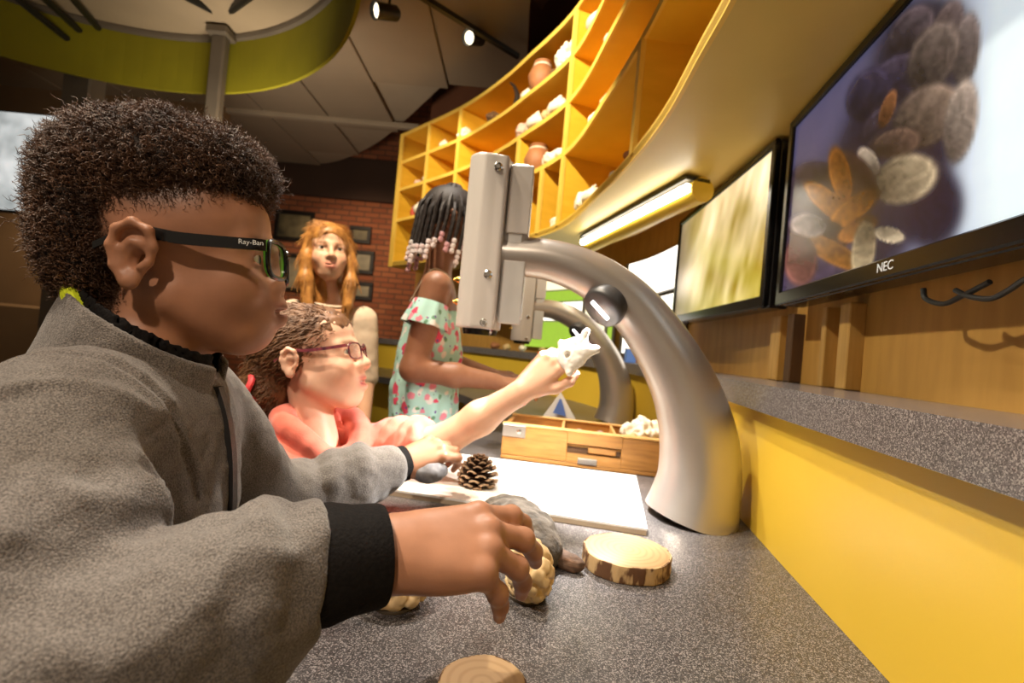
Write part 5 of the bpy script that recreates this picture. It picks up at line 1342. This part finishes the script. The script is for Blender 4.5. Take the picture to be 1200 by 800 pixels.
# ---------------------------------------------------------------- fossils and rocks by his hand
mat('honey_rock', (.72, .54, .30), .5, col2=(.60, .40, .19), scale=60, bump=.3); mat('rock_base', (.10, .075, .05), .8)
def knobby(c, rad, n, kr, label, rot=0, seed=1):
    rg = np.random.default_rng(seed); t = thing('knobby_fossil', (c[0], c[1], TZ), label, 'fossil', 'knobby cream fossils on the worktop')
    v = Vol(np.array(c)-np.max(rad)-.03, np.array(c)+np.max(rad)+.03, .0021); Rr = rotm(rot)
    v.ell(c, np.array(rad)*.90, Rr, k=.004)
    for i in range(n):
        z = 1-2*(i+.5)/n; a = i*2.399963; q_ = np.array([math.sqrt(1-z*z)*math.cos(a), math.sqrt(1-z*z)*math.sin(a), z])+rg.normal(0, .06, 3)
        pq = np.array(c)+Rr@(nrm(q_)*np.array(rad)); nn = nrm(Rr@(nrm(q_)/np.array(rad))); e1 = nrm(np.cross(nn, (.3, .5, .8))); e2 = np.cross(nn, e1); k_ = kr*(.8+.4*rg.random())
        v.box(pq-nn*.004, (k_, k_*.95, .008), np.stack([e1, e2, nn], 1), k_*.55, k=.0015)
    v.cut((0, 0, TZ+.004), (0, 0, -1))
    V, F = v.skin(0); mesh('cells', V, F, 'honey_rock', t)
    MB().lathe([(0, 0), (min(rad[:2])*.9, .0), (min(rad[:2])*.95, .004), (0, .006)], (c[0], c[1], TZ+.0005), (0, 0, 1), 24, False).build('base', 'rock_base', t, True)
k1 = PZ(617, 700, TZ); knobby((k1[0], k1[1]+.006, TZ+.031), (.026, .036, .034), 46, .0075, 'knobby cream fossil with honeycomb cells beside the grey rock', 20, 1)
k2 = PZ(462, 716, TZ); knobby((k2[0]-.004, k2[1]+.014, TZ+.022), (.036, .026, .024), 46, .0075, 'knobby cream fossil with honeycomb cells below the black cuff', 10, 2)
mat('grey_fossil', (.125, .102, .080), .9, col2=(.045, .036, .028), scale=55, bump=1.0, bscale=150)
g0 = PZ(610, 650, TZ); gc = np.array([g0[0]-.004, g0[1]+.020, TZ+.026])
v = Vol(gc-.16, gc+.16, .0026); Rg = rotm(112)
v.ell(gc, (.088, .050, .040), Rg, k=.01); v.ell(gc+np.array([-.020, .050, -.002]), (.050, .042, .034), Rg, k=.02); v.ell(gc+np.array([.018, -.046, -.006]), (.036, .034, .028), Rg, k=.02)
for a in np.linspace(-.05, .06, 5): v.ell(gc+Rg@np.array([a, .0, .036-abs(a)*.2]), (.007, .030, .006), Rg, k=.008)
v.cut((0, 0, TZ+.001), (0, 0, -1)); V, F = v.skin(); V = V+vnormals(V, F)*(.003*fnoise(V, 45, 3))[:, None]; V[:, 2] = np.maximum(V[:, 2], TZ+.0005)
tag(mesh('grey_rock', V, F, 'grey_fossil', origin=(gc[0], gc[1], TZ)), 'rough grey domed rock lying beside the white board', 'rock')
bq = PZ(654, 668, TZ); mat('bark_chip', (.16, .085, .05), .8, col2=(.07, .04, .025), scale=50, stretch=(1, 1, 4), bump=.8)
bcc = np.array([bq[0]+.002, bq[1]+.012, TZ+.011]); v = Vol(bcc-.07, bcc+.07, .0022); v.cone(bcc+np.array([-.026, .022, 0]), bcc+np.array([.024, -.012, -.001]), .0115, .0095, k=.01); v.ell(bcc, (.032, .013, .010), rotm(-30), k=.01); v.cut((0, 0, TZ+.001), (0, 0, -1))
V, F = v.skin(); V = V+vnormals(V, F)*(.0018*fnoise(V, 90, 2))[:, None]; V[:, 2] = np.maximum(V[:, 2], TZ+.0005); tag(mesh('bark_piece', V, F, 'bark_chip', origin=(bcc[0], bcc[1], TZ)), 'small brown bark piece tucked against the grey rock', 'bark')

# ---------------------------------------------------------------- wooden specimen box
mat('box_wood', (.40, .185, .045), .45, col2=(.28, .125, .028), scale=14, stretch=(1, 1, 9), bump=.05); mat('box_wood_pale', (.66, .40, .14), .5, col2=(.56, .32, .10), scale=14, stretch=(1, 1, 9))
FLc = PZ(586, 537, TZ); FRc = PZ(771, 560, TZ); bx = nrm(FRc-FLc); by = np.array([-bx[1], bx[0], 0]); BW, BD, BHt, tk = .50, .20, .092, .012
box_ = thing('wooden_tray_box', FLc, 'open wooden specimen box with compartments and a hand slot', 'box')
bR = np.stack([bx, by, UP], 1); bp = lambda a, b_, c: FLc+bx*a+by*b_+UP*c
def bb(nm, a0, a1, b0, b1, c0, c1, m='box_wood', par=None, bev=.002): return MB().box(bp((a0+a1)/2, (b0+b1)/2, (c0+c1)/2), (a1-a0, b1-b0, c1-c0), bR, bev).build(nm, m, par or box_)
bb('base', 0, BW, 0, BD, .001, .012)
s0, s1x, h0, h1 = .175, .315, .036, .062                                       # hand slot in the front
fr = bb('front', 0, s0, 0, tk, .012, BHt); bb('front', s1x, BW, 0, tk, .012, BHt); bb('front', s0, s1x, 0, tk, .012, h0, bev=0); bb('front', s0, s1x, 0, tk, h1, BHt, bev=0)
for a in (s0+.012, s1x-.012): pass
bb('slot_back', s0-.01, s1x+.01, tk+.006, tk+.012, .012, BHt-.02, 'dark_batten'); bb('slot_grip', s0+.055, s1x-.012, tk*.3, tk+.005, h0+.004, h1-.006, 'box_wood', None, .003)
bb('back', 0, BW, BD-tk, BD, .012, BHt); bb('side', 0, tk, tk, BD-tk, .012, BHt); bb('side', BW-tk, BW, tk, BD-tk, .012, BHt)
bb('rim', -.002, BW+.002, -.002, tk+.006, BHt, BHt+.006, 'box_wood_pale'); bb('rim', -.002, BW+.002, BD-tk-.004, BD+.002, BHt, BHt+.006, 'box_wood_pale')
bb('tray_floor', tk, BW-tk, tk, BD-tk, BHt-.040, BHt-.034, 'box_wood_pale')
for a in (.155, .295): bb('compartment_divider', a, a+.008, tk, BD-tk, BHt-.034, BHt+.002, 'box_wood_pale')
mat('latch_metal', (.55, .52, .48), .3, metal=.9)
l_ = bb('latch', .0, .062, -.004, .0, BHt-.030, BHt+.002, 'latch_metal', None, .001); q_ = bp(.045, -.005, BHt-.014); MB().lathe([(0, .004), (.006, .003), (.007, 0)], q_, -by, 14, False).build('latch_screw', 'chrome', l_, True)
bb('catch', .205, .255, -.005, 0, .012, .028, 'latch_metal', None, .001)
# things lying in the box
def lump(nm, c, rad, m, label, cat, grp=None, rot=0, amp=.1, ns=60, h=.003, bumps=0, seed=0, floor=None):
    rad = np.asarray(rad, float); c = np.asarray(c, float); mx_ = rad.max()*1.6+.02; v = Vol(c-mx_, c+mx_, h); Rr = rotm(rot); rg = np.random.default_rng(seed)
    v.ell(c, rad, Rr, k=.005)
    for i in range(bumps):
        d_ = nrm(rg.normal(0, 1, 3)); v.ell(c+Rr@(d_*rad*.8), rad.min()*(.28+.3*rg.random()), k=rad.min()*.15)
    if floor is not None: v.cut((0, 0, floor), (0, 0, -1))
    V, F = v.skin(); V = V+vnormals(V, F)*(amp*rad.min()*fnoise(V, ns, 2))[:, None]
    o = mesh(nm, V, F, m, origin=(c[0], c[1], c[2]-rad[2])); tag(o, label, cat, grp); return o
mat('coral_white', (.92, .87, .78), .6, col2=(.80, .70, .55), scale=50, bump=.8, bscale=120); mat('stone_dark', (.07, .04, .035), .4); mat('stone_white', (.85, .80, .74), .4); mat('stone_pink', (.42, .27, .24), .5); mat('stone_tan', (.62, .42, .20), .6)
tf = BHt-.034
gB = 'small stones in the wooden box'
lump('stone', bp(.185, .07, tf+.016), (.016, .014, .014), 'stone_dark', 'dark glossy stone in the middle compartment of the wooden box', 'stone', gB, floor=None)
lump('stone', bp(.222, .07, tf+.015), (.018, .014, .014), 'stone_white', 'white stone in the middle compartment of the wooden box', 'stone', gB)
lump('stone', bp(.262, .08, tf+.017), (.015, .014, .016), 'stone_pink', 'pinkish grey stone in the middle compartment of the wooden box', 'stone', gB)
lump('stone', bp(.205, .12, tf+.014), (.014, .012, .013), 'stone_pink', 'brown pink stone behind the white stone in the box', 'stone', gB)
lump('stone', bp(.08, .07, tf+.011), (.022, .015, .010), 'stone_tan', 'flat tan stone in the left compartment of the wooden box', 'stone', gB)
lump('coral_piece', bp(.385, .085, tf+.038), (.070, .045, .036), 'coral_white', 'large white bumpy coral piece heaped in the wooden box', 'coral', None, 10, .25, 70, .003, 14, 5)
lump('coral_piece', bp(.36, .045, tf+.022), (.050, .026, .020), 'stone_tan', 'tan pitted coral piece at the front of the wooden box', 'coral', None, 10, .25, 90, .003, 12, 6)
# folded card
mat('card_white', (.88, .87, .85), .5); mat('card_blue', (.12, .22, .62), .5)
kc = P(655, 460, 1.50); kb = np.array([kc[0], kc[1], TZ]); ht = kc[2]-TZ
cd = thing('information_card', kb, 'white folded card with a blue diamond standing behind the box', 'card')
MB().add([kb+np.array([-.10, 0, 0]), kb+np.array([.12, .02, 0]), kb+np.array([.01, .03, ht]), kb+np.array([-.10, .004, 0]), kb+np.array([.12, .024, 0]), kb+np.array([.01, .034, ht])], [(0, 1, 2), (5, 4, 3), (0, 3, 4, 1), (1, 4, 5, 2), (2, 5, 3, 0)]).build('sheet', 'card_white', cd)
def cp(a, b_): return kb+np.array([-.10+.22*a, .02*a-.003+.02*b_*0, 0])+(np.array([.01, .03, ht])-np.array([-.10+.22*a, .02*a, 0]))*b_+np.array([0, -.003, 0])
MB().add([cp(.25, .60), cp(.72, .55), cp(.62, .86), cp(.40, .88)], [(0, 1, 2, 3)]).build('blue_diamond', 'card_blue', cd)

# ---------------------------------------------------------------- specimens on the curved shelves and the far ledge
mat('shell_white', (.90, .84, .72), .45, col2=(.82, .70, .52), scale=30, bump=.2); mat('clay', (.42, .17, .07), .6, col2=(.34, .13, .05), scale=20); mat('dark_horn', (.03, .02, .015), .4); mat('fur_brown', (.16, .08, .035), .8, bump=.6, bscale=150); mat('pale_pink', (.75, .50, .40), .5); mat('red_tin', (.55, .08, .05), .4)
def on_shelf(px, z, inn=.055):
    pr = np.array([PROJ((*c, z))[0] if c[1] > .4 else 9999 for c in SHELF]); i = int(np.argmin(np.abs(pr-px))); t_ = nrm(SHELF[min(i+1, len(SHELF)-1)]-SHELF[i-1])
    return np.array([*(SHELF[i]+np.array([t_[1], -t_[0]])*inn), z])
def shell(b, s, m, label, grp):
    t = thing('sea_shell', b, label, 'shell', grp); V = []
    n, k_ = 46, 10; pa_ = []
    for i in range(n):
        f = i/(n-1); a = f*2*math.pi*3.2; r = s*.42*(1-f)**.9; pa_.append((b[0]+r*math.cos(a), b[1]+r*math.sin(a)*.9, b[2]+s*.30+s*.85*f*1.0-s*.02))
    pa_ = np.array(pa_); rd_ = s*.30*(1-np.linspace(0, 1, n))**.95+.001; MB().tube(pa_, rd_, k_).build('whorl', m, t, True)
    MB().lathe([(s*.02, 0), (s*.30, s*.10), (s*.34, s*.3), (s*.2, s*.55)], b, (0, 0, 1), 12).build('body_whorl', m, t, True)
def pot(b, s, m, label, grp):
    t = thing('clay_pot', b, label, 'pot', grp); MB().lathe([(s*.25, 0), (s*.42, s*.2), (s*.48, s*.5), (s*.36, s*.8), (s*.26, s*.9), (s*.32, s), (s*.28, s), (s*.22, s*.88)], b, (0, 0, 1), 20, False).build('vessel', m, t, True)
    MB().tube([b+UP*s*(.86)+np.array([math.cos(a), math.sin(a), 0])*s*.31 for a in np.linspace(0, 6.283, 20, endpoint=False)], s*.03, 6, closed=True).build('collar', 'shell_white', t, True)
def bottle(b, s, m, label, grp):
    t = thing('specimen_bottle', b, label, 'bottle', grp); MB().lathe([(s*.2, 0), (s*.22, s*.05), (s*.22, s*.65), (s*.1, s*.78), (s*.1, s*.92)], b, (0, 0, 1), 14).build('body', m, t, True); MB().lathe([(s*.12, 0), (s*.12, s*.1)], b+UP*s*.91, (0, 0, 1), 12).build('stopper', 'dark_horn', t, True)
row = {1: ('top shelf', Z1+.022), 2: ('second shelf', Z2+.022), 3: ('third shelf', Z3+.022), 4: ('lowest shelf', ZB+.030)}
items = [(515, 1, 'shell', .055, 'shell_white', 'small white'), (537, 1, 'lump', .085, 'shell_white', 'big white'), (572, 1, 'lump', .075, 'fur_brown', 'dark brown furry'), (596, 1, 'horn', .15, 'dark_horn', 'black horn-shaped'),
         (609, 1, 'shell', .06, 'shell_white', 'cream'), (625, 1, 'pot', .13, 'clay', 'red clay'), (640, 1, 'lump', .055, 'fur_brown', 'brown'), (656, 1, 'lump', .115, 'shell_white', 'tall white'), (690, 1, 'shell', .08, 'pale_pink', 'pale pink'), (704, 1, 'lump', .06, 'shell_white', 'white'),
         (484, 2, 'lump', .05, 'pale_pink', 'pale pink'), (495, 2, 'shell', .06, 'shell_white', 'white'), (604, 2, 'lump', .085, 'pale_pink', 'rosy'), (620, 2, 'shell', .085, 'shell_white', 'white'), (636, 2, 'lump', .075, 'stone_tan', 'tan'), (646, 2, 'shell', .085, 'shell_white', 'cream'), (659, 2, 'lump', .05, 'shell_white', 'small white'), (690, 2, 'lump', .05, 'stone_pink', 'brown'), (706, 2, 'shell', .06, 'pale_pink', 'pink'),
         (480, 3, 'pot', .07, 'red_tin', 'red'), (489, 3, 'shell', .10, 'shell_white', 'big white'), (619, 3, 'pot', .13, 'clay', 'brown clay'), (635, 3, 'lump', .075, 'shell_white', 'white'), (647, 3, 'lump', .06, 'coral_white', 'cream coral'), (686, 3, 'shell', .06, 'shell_white', 'cream'), (700, 3, 'lump', .06, 'stone_tan', 'tan'),
         (476, 4, 'bottle', .15, 'shell_white', 'white'), (486, 4, 'bottle', .13, 'pale_pink', 'pale pink'), (640, 4, 'lump', .06, 'shell_white', 'flat white'), (671, 4, 'lump', .08, 'coral_white', 'spiky white'), (682, 4, 'shell', .07, 'shell_white', 'white'), (706, 4, 'lump', .045, 'shell_white', 'small white'), (726, 4, 'lump', .055, 'clay', 'reddish')]
place_of = {1: 'on the top shelf', 2: 'on the second shelf down', 3: 'on the third shelf down', 4: 'on the lowest shelf'}
near_of = lambda px: 'at the far end' if px < 500 else ('left of the tall divider' if px < 600 else ('close to the tall divider' if px < 664 else 'past the tall divider'))
for (px, r_, kd, s_, m, cn) in items:
    s_ *= 1.3
    b = on_shelf(px, row[r_][1]); where = f'{place_of[r_]} {near_of(px)}'; grp = 'specimens on the curved shelves'
    if kd == 'shell': shell(b, s_, m, f'{cn} spiral shell {where}', grp)
    elif kd == 'pot': pot(b, s_, m, f'{cn} pot {where}', grp)
    elif kd == 'bottle': bottle(b, s_, m, f'{cn} specimen bottle {where}', grp)
    elif kd == 'horn':
        c = spline(np.array([b, b+np.array([.005, 0, s_*.5]), b+np.array([-.02, .01, s_*.85]), b+np.array([-.05, .02, s_])]), 20); o = MB().tube(c, np.linspace(.028, .006, 20), 10).build('horn', m, None, True, origin=b); tag(o, f'{cn} specimen {where}', 'horn', grp)
    else: lump('shelf_specimen', b+np.array([0, 0, s_*.42]), (s_*.55, s_*.45, s_*.45), m, f'{cn} rounded specimen {where}', 'specimen', grp, px, .2, 40, .006, 8, px)
def on_ledge(px, inn=.06):
    z = CAMZ-.0245; pr = np.array([PROJ((*c, z))[0] if c[1] > 1.2 else 9999 for c in PANEL]); i = int(np.argmin(np.abs(pr-px))); t_ = nrm(PANEL[i+1]-PANEL[i-1]); return np.array([*(PANEL[i]+np.array([t_[1], -t_[0]])*inn), z])
for (px, s_, m, lb) in ((572, .07, 'clay', 'reddish brown rock on the far ledge'), (588, .06, 'stone_tan', 'tan rock on the far ledge'), (606, .065, 'shell_white', 'white rock on the far ledge'), (628, .06, 'stone_tan', 'yellowish rock on the far ledge beside the green panel'), (741, .07, 'stone_tan', 'tan knobbly rock on the ledge below the white lit panel')):
    b = on_ledge(px); lump('ledge_rock', b+UP*s_*.36, (s_*.6, s_*.45, s_*.38), m, lb, 'rock', 'rocks on the far ledge', px, .2, 40, .006, 6, px)
b = on_ledge(724); mat('blue_tin', (.10, .20, .55), .4); bt_ = thing('blue_box', b, 'small blue box on the ledge under the silver arm', 'box'); MB().box(b+UP*.035, (.05, .05, .07), None, .003).build('carton', 'blue_tin', bt_); MB().box(b+UP*.072, (.054, .054, .006), None, .002).build('lid', 'card_white', bt_)

# ---------------------------------------------------------------- black chair behind the girl with braids
cq_ = P(447, 470, 2.40); cb_ = np.array([cq_[0]-.02, cq_[1], 0]); ch = thing('folding_chair', cb_, 'black folding chair standing behind the girl with braids', 'chair')
mat('chair_black', (.02, .019, .018), .5)
cx_ = rotm(35)
def cpt(a, b_, c): return cb_+cx_@np.array([a, b_, c])
MB().box(cpt(0, 0, .45), (.38, .38, .03), cx_, .008).build('seat', 'chair_black', ch)
MB().box(cpt(-.20, 0, .80), (.025, .38, .22), cx_@rotm(0, -10, 0), .008).build('backrest', 'chair_black', ch)
for a in (-1, 1):
    MB().tube([cpt(.20, a*.17, .0), cpt(.14, a*.17, .44)], .012, 10).build('leg', 'black_metal', ch, True)
    MB().tube([cpt(-.24, a*.17, .0), cpt(-.16, a*.17, .44), cpt(-.20, a*.17, .90)], .012, 10).build('leg', 'black_metal', ch, True)
